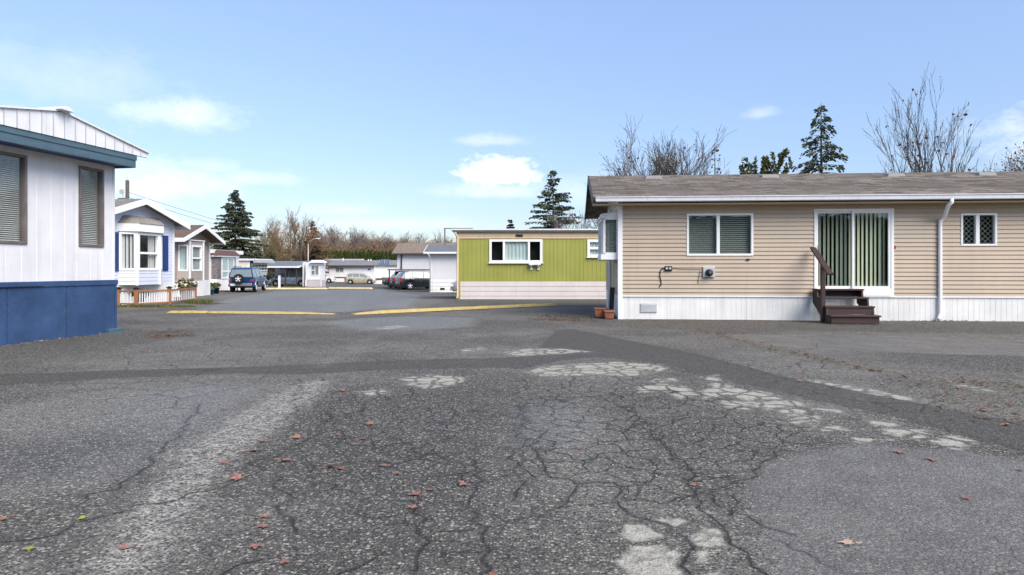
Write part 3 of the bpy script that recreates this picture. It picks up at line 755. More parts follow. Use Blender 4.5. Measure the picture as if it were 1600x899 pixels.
window(bw, fb, .02, lb-.02, zw0, zw1, fw=.08, gl='glass_dark', proud=.03)
for q in (P1, P2):
    mb = MB(); mb.box(q[0]-.04, q[0]+.04, q[1]-.045, q[1]+.03, zk, zw1); mb.build('corner_post', M['white_trim'], bw)
mb = MB(); e = .14
B = [(bs0-.05, 0), (f0-.06, -.5-e), (f1+.06, -.5-e), (bs1+.10, 0)]
mb.poly([(*q, zw1+.02) for q in B]+[(*q, zbt) for q in B], [(0, 1, 2, 3), (0, 1, 5, 4), (1, 2, 6, 5), (2, 3, 7, 6), (4, 5, 6, 7)]); mb.build('bay_fascia', M['white_trim'], bw)
mb = MB(); T = [(bs0+.25, -.01), (f0+.12, -.12), (f1-.12, -.12), (bs1-.2, -.01)]; zr = zbt+.32
B = [(q[0]*1.0, q[1]-.03) for q in B]
mb.poly([(*q, zbt+.003) for q in B]+[(*q, zr) for q in T], [(0, 1, 5, 4), (1, 2, 6, 5), (2, 3, 7, 6), (4, 5, 6, 7)]); mb.build('bay_roof', M['shingle_grey'], bw)
for (xa, xb) in ((pp(178, 390)[0], pp(184, 390)[0]), (pp(253.4, 390)[0], pp(261.6, 390)[0])):
    mb = MB(); mb.box(xa, xb, -.05, -.012, zw0-.02, zw1-.02)
    s_ = mb.build('shutter', M['blue_dark'], h2, bevel=.006)
    mb = MB()
    for (u, v) in ((zw0+.05, (zw0+zw1)/2-.07), ((zw0+zw1)/2+.02, zw1-.1)): mb.box(xa+.06, xb-.06, -.058, -.048, u, v)
    mb.build('shutter_panel', M['blue_dark'], s_, bevel=.004)

# ------------------------------------------------------------------ taupe home
p3 = at(327.5, 461); U3 = Vector((.02, 1)).normalized(); w3len = 4.1
h3 = thing('mobile_home', 'taupe sided home with brown gable roof and white corner boards beyond the navy shuttered home', 'house', (p3.x-U3.x*w3len, p3.y-U3.y*w3len, gz(35.5)), rot_of(U3), 'mobile homes of the park')
pp = lambda px, py, d=0.0: wpx(h3, FRONT, px, py, d)
zk = pp(312, 438.5, .3)[1]; ze3 = pp(345, 378, .4)[1]; zp3 = pp(314, 352, .4)[1]; dep = 13
sl = (zp3-ze3)/(w3len/2+.35)
mb = MB(); lap(mb, FRONT, 0, w3len, zk, ze3, .14, .014)
lap(mb, FRONT, 0, w3len, ze3, zp3-.1, .14, .014, d=.0, lim=lambda z: ((z-ze3)/sl-.35 if z-ze3 > .35*sl else 0, w3len-((z-ze3)/sl-.35 if z-ze3 > .35*sl else 0)))
lap(mb, F((0, dep), (0, -1)), 0, dep, zk, ze3, .14, .014); lap(mb, F((w3len, 0), (0, 1)), 0, dep, zk, ze3, .14, .014)
mb.build('wall', M['taupe_siding'], h3, recalc=False)
shell(h3, .01, w3len-.01, .02, dep, 0, ze3, M['taupe_siding'], 'b')
mb = MB(); mb.box(-.03, w3len+.03, -.03, dep, -.15, zk); mb.build('skirting', M['white_skirt'], h3)
gable_y(h3, -.35, w3len+.35, -.75, dep+.3, ze3, zp3, M['shingle_brown'], n=12, fw=.2)
# bay with a slanted near side
q1 = pp(296.5, 400, .55)[0]; q2 = pp(318, 400, .55)[0]
near = (.35, 0)
mb = MB()
fa = F(near, (q1-near[0], -.55)); la = math.hypot(q1-near[0], .55); fb = F((q1, -.55), (1, 0)); fc = F((q2, -.55), (0, 1))
wz0 = pp(306, 424, .55)[1]; wz1 = pp(306, 383.5, .55)[1]
oa = [(la*.12, la*.86, wz0+.03, wz1-.03)]; ob_ = [((q2-q1)*.14, (q2-q1)*.86, wz0+.03, wz1-.03)]
lap(mb, fa, 0, la, zk, ze3-.05, .14, .012, oa); lap(mb, fb, 0, q2-q1, zk, ze3-.05, .14, .012, ob_); lap(mb, fc, 0, .55, zk, ze3-.05, .14, .012)
mb.face([(*near, zk), (q1, -.55, zk), (q2, -.55, zk), (q2, 0, zk)])
bw = mb.build('bay_window', M['taupe_siding'], h3, recalc=False)
window(bw, fa, la*.10, la*.88, wz0, wz1, fw=.08, blind='c', bm='curtain_aqua')
window(bw, fb, (q2-q1)*.12, (q2-q1)*.88, wz0, wz1, fw=.1, hm=(.5,), blind='h', bm='curtain_aqua')
mb = MB()
for q in ((q1, -.55), (q2-.04, -.55)): mb.box(q[0]-.06, q[0]+.06, q[1]-.04, q[1]+.03, zk, ze3-.06)
mb.box(w3len-.1, w3len+.03, -.03, 0, zk, ze3-.05); mb.box(-.02, q2+.05, -.62, -.02, ze3-.09, ze3-.04); mb.build('corner_trim', M['white_trim'], h3)
mb = MB(); mb.poly([(near[0]-.05, -.0, -.15), (q1-.03, -.58, -.15), (q2+.03, -.58, -.15), (q2+.03, 0, -.15), (near[0]-.05, -.0, zk-.004), (q1-.03, -.58, zk-.004), (q2+.03, -.58, zk-.004), (q2+.03, 0, zk-.004)], [(0, 1, 5, 4), (1, 2, 6, 5), (2, 3, 7, 6), (4, 5, 6, 7)]); mb.build('bay_skirting', M['white_skirt'], h3)
# ------------------------------------------------------------------ railing in front of the lavender home
rp = [at(186, 479), at(212.7, 479.5), at(264.5, 476.5), at(304.6, 470.8)]
rail = thing('porch_railing', 'low cedar porch railing with white balusters and dark post caps', 'railing', rp[0], 0)
lo = [p-rp[0] for p in rp]
PH = .62
for p in lo:
    mb = MB(); mb.box(p.x-.055, p.x+.055, p.y-.055, p.y+.055, p.z-.05, p.z+PH)
    po = mb.build('post', M['cedar_wood'], rail, bevel=.006)
    mb = MB(); z = p.z+PH; mb.box(p.x-.085, p.x+.085, p.y-.085, p.y+.085, z+.001, z+.035); mb.hexa([(p.x-.06, p.y-.06, z+.035), (p.x+.06, p.y-.06, z+.035), (p.x+.06, p.y+.06, z+.035), (p.x-.06, p.y+.06, z+.035)]+[(p.x-.02, p.y-.02, z+.07), (p.x+.02, p.y-.02, z+.07), (p.x+.02, p.y+.02, z+.07), (p.x-.02, p.y+.02, z+.07)]); mb.build('post_cap', M['black_plastic'], po)
for (p, q, n) in ((lo[0], lo[1], 5), (lo[1], lo[2], 14), (lo[2], lo[3], 12)):
    d = (q-p).normalized()*.06
    for z in (.54, .10):
        mb = MB(); bar(mb, p+d+Vector((0, 0, z)), q-d+Vector((0, 0, z)), .05 if z < .3 else .09, .05 if z < .3 else .06); mb.build('rail', M['cedar_wood'], rail, bevel=.004)
    for i in range(n):
        c = p+(q-p)*((i+.5)/n)
        mb = MB(); mb.box(c.x-.014, c.x+.014, c.y-.014, c.y+.014, c.z+.12, c.z+.52); mb.build('baluster', M['white_trim'], rail)

def leaf_cloud(mb, c, rad, n, size, rng, shape=None):
    for _ in range(n):
        while True:
            u = Vector((rng.uniform(-1, 1), rng.uniform(-1, 1), rng.uniform(-1, 1)))
            if .15 < u.length < 1: break
        if shape: u = shape(u)
        p = Vector(c)+Vector((u.x*rad[0], u.y*rad[1], u.z*rad[2]))
        a = Vector((rng.gauss(0, 1), rng.gauss(0, 1), rng.gauss(0, 1))).normalized(); b = a.cross(Vector((rng.gauss(0, 1), rng.gauss(0, 1), rng.gauss(0, 1)))).normalized()
        s = size*rng.uniform(.6, 1.3)
        mb.face([p-a*s, p+b*s*.45, p+a*s, p-b*s*.45])
def pot_round(name, label, p, r, h, mat, leafm=None, lh=.4, lr=None, group=None, rng=None, n=120):
    t = thing(name, label, 'plant pot', p, 0, group)
    mb = MB(); mb.lathe([(r*.7, 0), (r*.95, h*.85), (r*1.05, h*.86), (r*1.05, h), (r*.93, h), (r*.9, h*.9), (0, h*.9)], 18); mb.build('pot', M[mat], t, smooth=True)
    if leafm:
        rng = rng or random.Random(int(p[0]*100))
        mb = MB()
        for _ in range(14):
            a = rng.uniform(0, 6.28); mb.tube([(0, 0, h*.88), (math.cos(a)*r*.5, math.sin(a)*r*.5, h+lh*.4), (math.cos(a)*r*.9, math.sin(a)*r*.9, h+lh*rng.uniform(.5, .95))], [.012, .009, .004], 4)
        leaf_cloud(mb, (0, 0, h+lh*.45), (lr or r, lr or r, lh*.6), n, .09, rng)
        mb.build('plant', M[leafm], t, recalc=False)
    return t
pot_round('planted_pot', 'large teal pot with leafy green plant beside the taupe home', at(329.5, 460.5)+Vector((0, -.1, 0)), .26, .36, 'teal_pot', 'leaf_green', .38, .36, 'potted plants along the left homes')
pot_round('planted_pot', 'dark pot with drooping plant beside the large teal pot', at(338, 459), .2, .4, 'black_plastic', 'leaf_olive', .3, .26, 'potted plants along the left homes')
q = at(225, 475); q = Vector((q.x-.1, q.y+.25, q.z))
pot_round('hanging_basket', 'black basket with dark plants behind the second post of the porch railing', at(214, 478)+Vector((-.05, .3, .12)), .2, .2, 'black_plastic', 'needles_cedar_dark', .22, .36, 'potted plants along the left homes')
pot_round('planted_pot', 'wooden tub with dried flowering shrub behind the porch railing', at(282, 471)+Vector((0, .5, 0)), .26, .45, 'cedar_wood', 'leaf_olive', .5, .48, 'potted plants along the left homes', n=200)

# ------------------------------------------------------------------ flat roofed home with maroon bay roof
def root_at(name, label, far_px, Y, wl, u=(.03, 1), cat='house'):
    u = Vector(u).normalized(); x = (far_px-CX)*Y/FPX
    return thing(name, label, cat, (x-u.x*wl, Y-u.y*wl, gz(Y-wl/2)), rot_of(u), 'mobile homes of the park')
wl = 5.2; h4 = root_at('mobile_home', 'white flat roofed home with maroon bay roof and stone columns behind the blue SUV', 373, 57, wl)
pp = lambda px, py, d=0.0: wpx(h4, FRONT, px, py, d)
zt = pp(345, 391)[1]; zb = pp(355, 433, .4)[1]
mb = MB(); lap(mb, FRONT, 0, wl, -.2, zt-.3, .2, .012); lap(mb, F((0, 11), (0, -1)), 0, 11, -.2, zt-.3, .2, .012)
mb.build('wall', M['white_vinyl'], h4, recalc=False); shell(h4, .01, wl, .02, 11, 0, zt-.3, M['white_vinyl'], 'rb')
mb = MB(); mb.box(-.25, wl+.25, -.3, 11.2, zt-.3, zt); mb.build('roof', M['white_trim'], h4, bevel=.02)
mb = MB(); mb.box(1.9, 2.5, 1.2, 1.8, zt, zt+.55); mb.box(1.8, 2.6, 1.1, 1.9, zt+.552, zt+.62); mb.build('chimney', M['white_trim'], h4)
ba, bb = pp(340, 410, .5)[0], pp(369, 410, .5)[0]; zc0, zc1 = pp(355, 399, .7)[1], pp(355, 391.5, .5)[1]
mb = MB(); mb.hexa([(ba-.3, -.75, zc0), (bb+.3, -.75, zc0), (bb+.3, -.31, zc0), (ba-.3, -.31, zc0), (ba+.1, -.45, zc1), (bb-.1, -.45, zc1), (bb-.1, -.31, zc1), (ba+.1, -.31, zc1)]); bay4 = mb.build('bay_roof', M['maroon_roof'], h4)
mb = MB(); mb.box(ba, bb, -.5, .0, -.1, zb-.15); mb.box(ba-.2, bb+.2, -.68, -.01, zc0-.14, zc0-.003); bay = mb.build('bay_window', M['white_trim'], h4)
mb = MB(); mb.box(ba, ba+.55, -.52, -.02, zb-.14, zc0-.145); mb.build('stone_column', M['stone'], bay)
mb = MB(); mb.box(bb-.35, bb-.2, -.55, -.4, zb-.14, zc0-.145); mb.build('post', M['alu_frame'], bay)
window(bay, F((ba+.6, -.5), (1, 0)), 0, bb-ba-1.0, zb-.14, zc0-.145, fw=.14, vm=(.5,), hm=(.35,), blind='c', bm='curtain_aqua', surf=True)
# slant fronted trailer
wl = 4.2; h5 = root_at('mobile_home', 'cream and white trailer home with slanted bay front between blue SUV and carport', 416, 65, wl, (.02, 1))
pp = lambda px, py, d=0.0: wpx(h5, FRONT, px, py, d)
zt = pp(400, 404)[1]; zm = pp(400, 425)[1]
mb = MB(); mb.poly([(0, .5, -.1), (wl, .5, -.1), (wl, -.15, zm), (0, -.15, zm), (0, -.35, zt-.25), (wl, -.35, zt-.25)], [(0, 1, 2, 3)])
NS = F((0, 9), (0, -1)); panel(mb, NS, 0, 8.5, -.1, zt-.2); mb.poly([(0, .5, -.1), (0, .5, zt-.2), (0, -.15, zt-.2), (0, -.15, zm)], [(0, 1, 2, 3)]); mb.build('wall', M['white_vinyl'], h5, recalc=False)
shell(h5, .01, wl, .5, 9, 0, zt-.2, M['white_vinyl'], 'rb')
mb = MB(); panel(mb, NS, 5.0, 8.9, 1.2, zt-.35, d=.03); mb.build('cream_panel', M['cream_paint'], h5, recalc=False)
mb = MB(); mb.hexa([(-.2, -.55, zt-.22), (wl+.3, -.55, zt-.22), (wl+.3, 9.2, zt-.22), (-.2, 9.2, zt-.22), (-.2, -.5, zt-.05), (wl+.3, -.5, zt-.05), (wl+.3, 9.2, zt+.02), (-.2, 9.2, zt+.02)]); mb.build('roof', M['white_metal'], h5)
mb = MB(); mb.hexa([(-.28, -.75, zt-.42), (wl+.38, -.75, zt-.42), (wl+.38, -.56, zt-.42), (-.28, -.56, zt-.42), (-.2, -.62, zt-.12), (wl+.3, -.62, zt-.12), (wl+.3, -.56, zt-.12), (-.2, -.56, zt-.12)]); mb.build('awning', M['felt_light'], h5)
window(h5, F((0, -.16), (1, 0)), .25, wl-.25, zm+.05, zt-.45, fw=.12, vm=(.2, .4, .6, .8), hm=(.5,), gl='glass_dark', blind='dark', surf=True)

# ------------------------------------------------------------------ carport home
x0, x1, x2 = atY(405, 73).x, atY(465, 73).x, atY(502, 73).x
zg = gz(73); h6 = thing('carport_home', 'white home with grey roofed carport and glazed end bay behind the heather bush', 'house', (x0, 73, zg), 0, 'mobile homes of the park')
e0 = hz(416.5, 72.6)-zg; e1 = hz(408, 79)-zg
L1 = x1-x0; L2 = x2-x0; xw = atY(477.5, 73).x-x0
mb = MB(); slope(mb, (-.3, -.4, e0), (L1+.1, -.4, e0), (L1+.1+.55, 6, e1), (-.3, 6, e1), 1, .0, .10); rf = mb.build('carport_roof', M['felt_blue'], h6, recalc=False)
mb = MB(); mb.box(-.3, L1+.1, -.46, -.40, e0-.14, e0+.02); mb.hexa([(L1+.1, -.42, e0-.16), (L1+.2, -.42, e0-.16), (L1+.75, 6, e1-.16), (L1+.65, 6, e1-.16), (L1+.1, -.42, e0+.03), (L1+.2, -.42, e0+.03), (L1+.75, 6, e1+.03), (L1+.65, 6, e1+.03)]); mb.build('fascia', M['white_trim'], rf)
for px in (411, 425, 446, 463.5):
    x = atY(px, 72.8).x-x0
    mb = MB(); mb.box(x-.06, x+.06, -.26, -.14, -.1, e0-.1)
    if px == 446: bar(mb, (x, -.2, e0-.8), (x-.55, -.2, e0-.12), .09, .09)
    mb.build('post', M['dark_brown'], h6)
mb = MB(); lap(mb, F((0, 5.8), (1, 0)), -.3, L1+.3, 0, e1-.12, .25, .012); mb.build('back_wall', M['skirt_taupe'], h6, recalc=False)
mb = MB(); mb.box(1.0, 1.75, 5.68, 5.78, .2, 2.0); dr_ = mb.build('door', M['alu_frame'], h6)
mb = MB(); mb.lathe([(.03, 0), (.03, -.05), (0, -.06)], 8, (1.65, 5.68, 1.05), 'y'); mb.build('handle', M['grey_alu'], dr_)
mb = MB(); mb.box(L1+.55, L1+.6, 0, 6, 0, e1-.2); mb.build('side_wall', M['white_vinyl'], h6)
# end room
rt = hz(410.5, 73)-zg
mb = MB(); grooved(mb, F((xw, 0), (1, 0)), 0, L2-xw, .75, rt, .4, .02, .01); panel(mb, F((xw, 6), (0, -1)), 0, 6, 0, rt); mb.build('wall', M['white_vinyl'], h6, recalc=False)
shell(h6, xw+.01, L2, .01, 1.6, 0, rt, M['white_vinyl'], 'rb')
mb = MB(); mb.box(xw+.05, L2-.02, -.03, -.0, -.1, .72); mb.box(L2, L2+.03, 0, 1.6, -.1, .72); sk = mb.build('skirting', M['skirt_taupe'], h6)
mb = MB(); mb.box(xw-.02, xw+.1, -.05, -.0, -.1, .75); mb.box(L2-.06, L2+.03, -.05, -.03, -.1, rt); mb.build('corner_trim', M['white_trim'], h6)
wa, wb = atY(485.5, 73).x-x0, atY(499, 73).x-x0
window(h6, FRONT, wa, wb, hz(431, 73)-zg, hz(414, 73)-zg, fw=.09, vm=(.5,), hm=((0, .5, .5),), gl='glass_dark', blind='c', surf=True)
mb = MB(); a_, b_ = atY(484, 72.6).x-x0, atY(505, 72.6).x-x0
mb.hexa([(a_-.1, -.45, rt), (b_+.1, -.45, rt), (b_+.1, 1, rt), (a_-.1, 1, rt), (a_+.2, -.3, rt+.26), (b_-.3, -.3, rt+.26), (b_-.3, 1, rt+.26), (a_+.2, 1, rt+.26)]); mb.build('bay_roof', M['white_trim'], h6)
# long grey roofed home behind the carport
Y = 114; xa, xb = atY(408, Y).x, atY(560, Y).x; zg = gz(Y)
h7 = thing('mobile_home', 'long white home with low light grey roof behind the carport', 'house', (xa, Y, zg), 0, 'mobile homes of the park')
ee, er = hz(411, Y)-zg, hz(404.8, Y+2.5)-zg
mb = MB(); lap(mb, FRONT, 0, xb-xa, 0, ee, .2, .012); mb.build('wall', M['white_vinyl'], h7, recalc=False); shell(h7, 0.01, xb-xa, .02, 5, 0, ee, M['white_vinyl'], 'rlb')
gable_x(h7, -.3, xb-xa+.3, -.4, 5.4, ee, er, M['felt_light'], n=3, fw=.12)
for px in (460, 487):
    x = atY(px, Y).x-xa; mb = MB(); mb.lathe([(.09, ee), (.09, er+.75), (.14, er+.76), (.14, er+.9), (0, er+.92)], 8, (x, 2.2, 0)); mb.build('roof_flue', M['white_trim'], h7)
# far white home with dark eaves, and its pale annex with solar panels
Y = 106; xa, xb = atY(512, Y).x, atY(646, Y).x; zg = gz(Y)
h8 = thing('mobile_home', 'far white home with dark eave line and grey roof before the cedar hedge', 'house', (xa, Y, zg), 0, 'mobile homes of the park')
P = lambda px, py: (atY(px, Y).x-xa, hz(py, Y)-zg)
ee, er = P(0, 415)[1], hz(406.8, Y+3)-zg
op = [P(524, 0)[0], P(537.5, 0)[0], P(0, 426)[1], P(0, 418)[1]]
mb = MB(); lap(mb, FRONT, 0, xb-xa, -.1, ee, .25, .012); mb.build('wall', M['white_vinyl'], h8, recalc=False); shell(h8, .01, xb-xa, .02, 6, 0, ee, M['white_vinyl'], 'rlb')
rf = gable_x(h8, -.5, xb-xa+.3, -.5, 6.5, ee, er, M['felt_grey'], fascia='dark_brown', n=4, fw=.2)
for px in (529.5, 570, 574):
    x = atY(px, Y).x-xa; mb = MB(); mb.lathe([(.1, ee), (.1, er+.3 if px < 540 else er+.1), (0, er+.32 if px < 540 else er+.16)], 8, (x, 2.6, 0)); mb.build('roof_flue', M['white_trim'], rf)
window(h8, FRONT, *op, fw=.08, vm=(.5,), gl='glass_dark', blind='c', surf=True)
window(h8, FRONT, P(574, 0)[0], P(580, 0)[0], P(0, 423)[1], P(0, 419.3)[1], fw=.07, gl='glass_dark', blind='dark', surf=True)
mb = MB(); mb.box(P(513, 0)[0], P(541, 0)[0], -.03, -.0, P(0, 434.7)[1], P(0, 433)[1]); mb.build('trim_strip', M['dark_brown'], h8)
Y = 91; xa, xb = atY(584, Y).x, atY(626, Y).x; zg = gz(Y)
h9 = thing('garden_annex', 'pale annex with blue solar panels on its roof beside the beige hatchback', 'annex', (xa, Y, zg), 0)
P = lambda px, py: (atY(px, Y).x-xa, hz(py, Y)-zg)
ee = P(0, 414)[1]
mb = MB(); grooved(mb, FRONT, 0, xb-xa, -.1, ee, .5, .02, .01); mb.build('wall', M['white_vinyl'], h9, recalc=False); shell(h9, .01, xb-xa, .02, 5, 0, ee, M['white_vinyl'], 'rlb')
mb = MB(); slope(mb, (-.2, -.3, ee), (xb-xa+.2, -.3, ee), (xb-xa+.2, 5.2, ee+.65), (-.2, 5.2, ee+.65), 1, 0, .1); rf = mb.build('roof', M['felt_green'], h9, recalc=False)
mb = MB(); mb.box(P(586, 0)[0], xb-xa, -.04, -.0, P(0, 437.5)[1], P(0, 435)[1]); mb.build('green_stripe', M['needles_cedar'], h9)
for (u, v) in ((592, 599.6), (600.6, 608)):
    a_, b_ = P(u, 0)[0], P(v, 0)[0]
    mb = MB(); mb.hexa([(a_, .1, ee+.12), (b_, .1, ee+.12), (b_, .16, ee+.06), (a_, .16, ee+.06), (a_, .75, ee+.72), (b_, .75, ee+.72), (b_, .81, ee+.66), (a_, .81, ee+.66)])
    sp = mb.build('solar_panel', M['solar_blue'], h9)
    mb = MB()
    for k in range(4): x = a_+(b_-a_)*k/3; bar(mb, (x, .09, ee+.125), (x, .74, ee+.73), .025, .02)
    mb.build('panel_frame', M['grey_alu'], sp)
# house with tan shingle roof
Y = 66; xa, xb = atY(620.5, Y).x, atY(705, Y).x; zg = gz(Y)
h10 = thing('mobile_home', 'off white house with tan shingle roof behind the parked dark cars', 'house', (xa, Y, zg), 0, 'mobile homes of the park')
ee, er = hz(396, Y-.5)-zg, hz(379.8, Y+3)-zg
mb = MB(); lap(mb, FRONT, 0, xb-xa, -.1, ee, .28, .012); lap(mb, F((0, 6), (0, -1)), 0, 6, -.1, ee, .28, .012); mb.build('wall', M['grey_white'], h10, recalc=False); shell(h10, .01, xb-xa, .02, 6, 0, ee, M['grey_white'], 'rb')
gable_x(h10, -.45, xb-xa+.4, -.5, 6.5, ee, er, M['shingle_tan'], fascia='dark_brown', n=16, fw=.12)
mb = MB(); x = atY(627.5, Y).x-xa; mb.box(x-.06, x+.06, -.13, -.03, hz(420, Y)-zg, ee-.05); mb.build('downspout', M['dark_brown'], h10)
# white house with grey roof
Y = 50; xa, xb = atY(671.5, Y).x, atY(671.5, Y).x+9; zg = gz(Y)
h11 = thing('mobile_home', 'grey white house with slate grey roof left of the green home', 'house', (xa, Y, zg), 0, 'mobile homes of the park')
ee, er = hz(394, Y-.4)-zg, hz(383, Y+2)-zg
zk = hz(436, Y)-zg
mb = MB(); grooved(mb, FRONT, 0, xb-xa, zk, ee, 1.2, .02, .008); panel(mb, F((0, 4.2), (0, -1)), 0, 4.2, zk, ee); mb.build('wall', M['grey_white'], h11, recalc=False); shell(h11, .01, xb-xa, .02, 4.2, 0, ee, M['grey_white'], 'rb')
mb = MB(); lap(mb, FRONT, -.02, xb-xa, -.1, zk-.004, .3, .02, d=.02); panel(mb, F((-.02, 4.2), (0, -1)), 0, 4.2, -.1, zk-.004); sk = mb.build('skirting', M['white_skirt'], h11, recalc=False)
mb = MB(); u, v = atY(688, Y).x-xa, atY(695, Y).x-xa; mb.box(u, v, -.06, -.02, hz(453, Y)-zg, hz(450, Y)-zg); mb.build('skirt_vent', M['black_plastic'], sk)
rf = gable_x(h11, -.4, xb-xa+.4, -.45, 4.65, ee, er, M['felt_blue'], n=10, fw=.14)
mb = MB(); mb.box(-.4, xb-xa+.3, -.54, -.48, ee-.12, ee+.0); mb.build('gutter', M['white_trim'], h11)
mb = MB(); mb.tube([(-.1, -.5, ee-.1), (.0, -.4, ee-.25), (.05, -.08, ee-.45), (.05, -.07, .1)], .05, 8); mb.build('downspout', M['white_trim'], h11, smooth=True)
# low dark canopy over the parked cars
Y = 61.5; xa, xb = atY(605.5, Y).x, atY(690, Y).x; zg = gz(Y); zc = hz(421, Y)-zg
cp = thing('car_canopy', 'thin dark flat canopy just above the three parked dark vehicles', 'carport', (xa, Y, zg), 0)
mb = MB(); mb.box(0, xb-xa, 0, 3.8, zc-.10, zc); mb.build('canopy_roof', M['dark_brown'], cp)
for (x, y) in ((.1, .1), (xb-xa-.2, .1), (.1, 3.6), (xb-xa-.2, 3.6)):
    mb = MB(); mb.box(x, x+.09, y, y+.09, 0, zc-.102); mb.build('post', M['dark_brown'], cp)

# ------------------------------------------------------------------ cars
def wheel(root, x, y, r, w, sgn, rimm='rim_silver', spokes=5, name='wheel', axis='y', zc=None):
    zc = r if zc is None else zc
    e = bpy.data.objects.new(name, None); link(e, root); e.location = (x, y, zc); e.empty_display_size = .1
    mb = MB(); pr = [(r*.60, -w/2), (r*.93, -w/2), (r, -w*.34), (r, w*.34), (r*.93, w/2), (r*.60, w/2)]
    mb.lathe(pr, 24, axis=axis, cap=False); mb.build('tyre', M['rubber'], e, smooth=False)
    mb = MB(); o = sgn*w*.5
    ring = [(r*.64, o*.96), (r*.64, o*.2), (r*.56, o*.2), (r*.56, o*.96)]
    mb.lathe(ring, 20, axis=axis, cap=False); mb.lathe([(r*.16, o*.4), (r*.16, o*.92), (0, o*.95)], 12, axis=axis)
    for k in range(spokes):
        a = 6.283*k/spokes+.3; c, s = math.cos(a), math.sin(a)
        p, q = (r*.1*c, r*.1*s), (r*.6*c, r*.6*s)
        P = (p[0], o*.72, p[1]) if axis == 'y' else (o*.72, p[0], p[1]); Q = (q[0], o*.72, q[1]) if axis == 'y' else (o*.72, q[0], q[1])
        bar(mb, P, Q, r*.20, w*.12, (0, 1, 0) if axis == 'y' else (1, 0, 0))
    mb.build('rim', M[rimm], e)
    mb = MB(); mb.lathe([(r*.63, o*.1), (0, o*.1)], 16, axis=axis); mb.build('hub', M['black_plastic'], e)
    return e
def car(name, label, loc, rot, pm, L, W, H, belt, roof, wr, wx, zb=.28, glassx=None, spare=False, lower=None, group='parked cars', pickup=False, rear_lamp='high', steel=None):
    """belt: [(x, z)] top of the body along the length (x forward, 0 = middle); roof: [(x, z)] upper outline of the cabin"""
    t = thing(name, label, 'car', loc, rot, group)
    bx, bzv = zip(*belt); rx, rz = zip(*roof)
    xs = sorted(set([-L/2, L/2]+[-L/2+i*L/72 for i in range(73)]))
    rows = []
    for x in xs:
        e = min(x+L/2, L/2-x); k = 1-.16*max(0, 1-e/.45)**2                      # plan taper at the ends
        h = W/2*k; zt = float(np.interp(x, bx, bzv)); z0 = zb+.10*max(0, 1-e/.25)
        for c in wx:
            d = abs(x-c)
            if d < wr*1.18: z0 = max(z0, wr+math.sqrt(max(0, (wr*1.18)**2-d*d))*.98)
        z0 = min(z0, zt-.08); m1 = z0+(zt-z0)*.35; m2 = z0+(zt-z0)*.75
        rows.append([(x, -h*.95, z0), (x, -h*.995, m1), (x, -h, m2), (x, -h*.955, zt), (x, -h*.6, zt+.025), (x, 0, zt+.035),
                     (x, h*.6, zt+.025), (x, h*.955, zt), (x, h, m2), (x, h*.995, m1), (x, h*.95, z0)])
    mb = MB(); n = len(rows[0]); V = [p for r_ in rows for p in r_]
    fs = [(i*n+j, i*n+j+1, (i+1)*n+j+1, (i+1)*n+j) for i in range(len(rows)-1) for j in range(n-1)]+[tuple(range(n)), tuple((len(rows)-1)*n+j for j in range(n))]
    mb.poly(V, fs)
    # cabin
    cx = [x for x in xs if rx[0] <= x <= rx[-1]]+[rx[0], rx[-1]]; cx = sorted(set(cx))
    def sect(x):
        zt = float(np.interp(x, bx, bzv))-.01; zr = max(zt+.002, float(np.interp(x, rx, rz))); top = W/2*(.955-.20*(zr-zt)/max(.1, H-zt))
        return [(x, -W/2*.95, zt), (x, -top, zr), (x, -top*.8, zr+.03*min(1, (zr-zt)*4)), (x, top*.8, zr+.03*min(1, (zr-zt)*4)), (x, top, zr), (x, W/2*.95, zt)]
    S = [sect(x) for x in cx]; V = [p for r_ in S for p in r_]; n = 6
    mb.poly(V, [(i*n+j, i*n+j+1, (i+1)*n+j+1, (i+1)*n+j) for i in range(len(S)-1) for j in range(n-1)]+[tuple(range(n)), tuple((len(S)-1)*n+j for j in range(n))])
    body = mb.build('body', M[pm], t)
    for p_ in body.data.polygons: p_.use_smooth = True
    try: body.data.set_sharp_from_angle(angle=R(32))
    except Exception: pass
    mb = MB(); mb.box(-L/2+.12, L/2-.12, -W/2*.84, W/2*.84, zb-.04, zb+.32); mb.build('underbody', M['black_plastic'], t)
    # glass: sides follow the cabin surface, in panes
    gx = glassx or []
    for (xa, xb) in gx:
        for sg in (0, 1):
            mb = MB()
            st = [xa+(xb-xa)*i/8 for i in range(9)]
            q = []
            for x in st:
                s_ = sect(x); a, b = (Vector(s_[0]), Vector(s_[1])) if sg == 0 else (Vector(s_[5]), Vector(s_[4]))
                if (b-a).length < .12: q.append(None); continue
                off = Vector((0, -.008 if sg == 0 else .008, .002)); q.append((a+(b-a)*.10+off, a+(b-a)*.86+off))
            for (u, v) in zip(q[:-1], q[1:]):
                if u and v: mb.face([u[0], v[0], v[1], u[1]])
            if mb.f: mb.build('side_window', M['car_glass'], t, recalc=False)
    top_i = [i for i in range(len(rz)) if rz[i] > max(rz)-.14]
    def screen(xa, za, xb, zb_, nm, sg):
        a = sect(xa); b = sect(xb); off = Vector((sg*.012, 0, .006))
        A, B = Vector(a[0]), Vector(a[5]); C, D = Vector(b[4]), Vector(b[1]); A.z += .03; B.z += .03
        A.y *= .9; B.y *= .9; C.y *= .92; D.y *= .92
        pa = [A+(D-A)*.06+off, B+(C-B)*.06+off, B+(C-B)*.90+off, A+(D-A)*.90+off]
        m = MB(); m.face(pa); m.build(nm, M['car_glass'], t, recalc=False)
    screen(rx[-1], rz[-1], rx[top_i[-1]], rz[top_i[-1]], 'windscreen', 1); screen(rx[0], rz[0], rx[top_i[0]], rz[top_i[0]], 'rear_window', -1)
    for c in wx:
        for sg in (-1, 1): wheel(t, c, sg*(W/2-.12), wr, .22, sg)
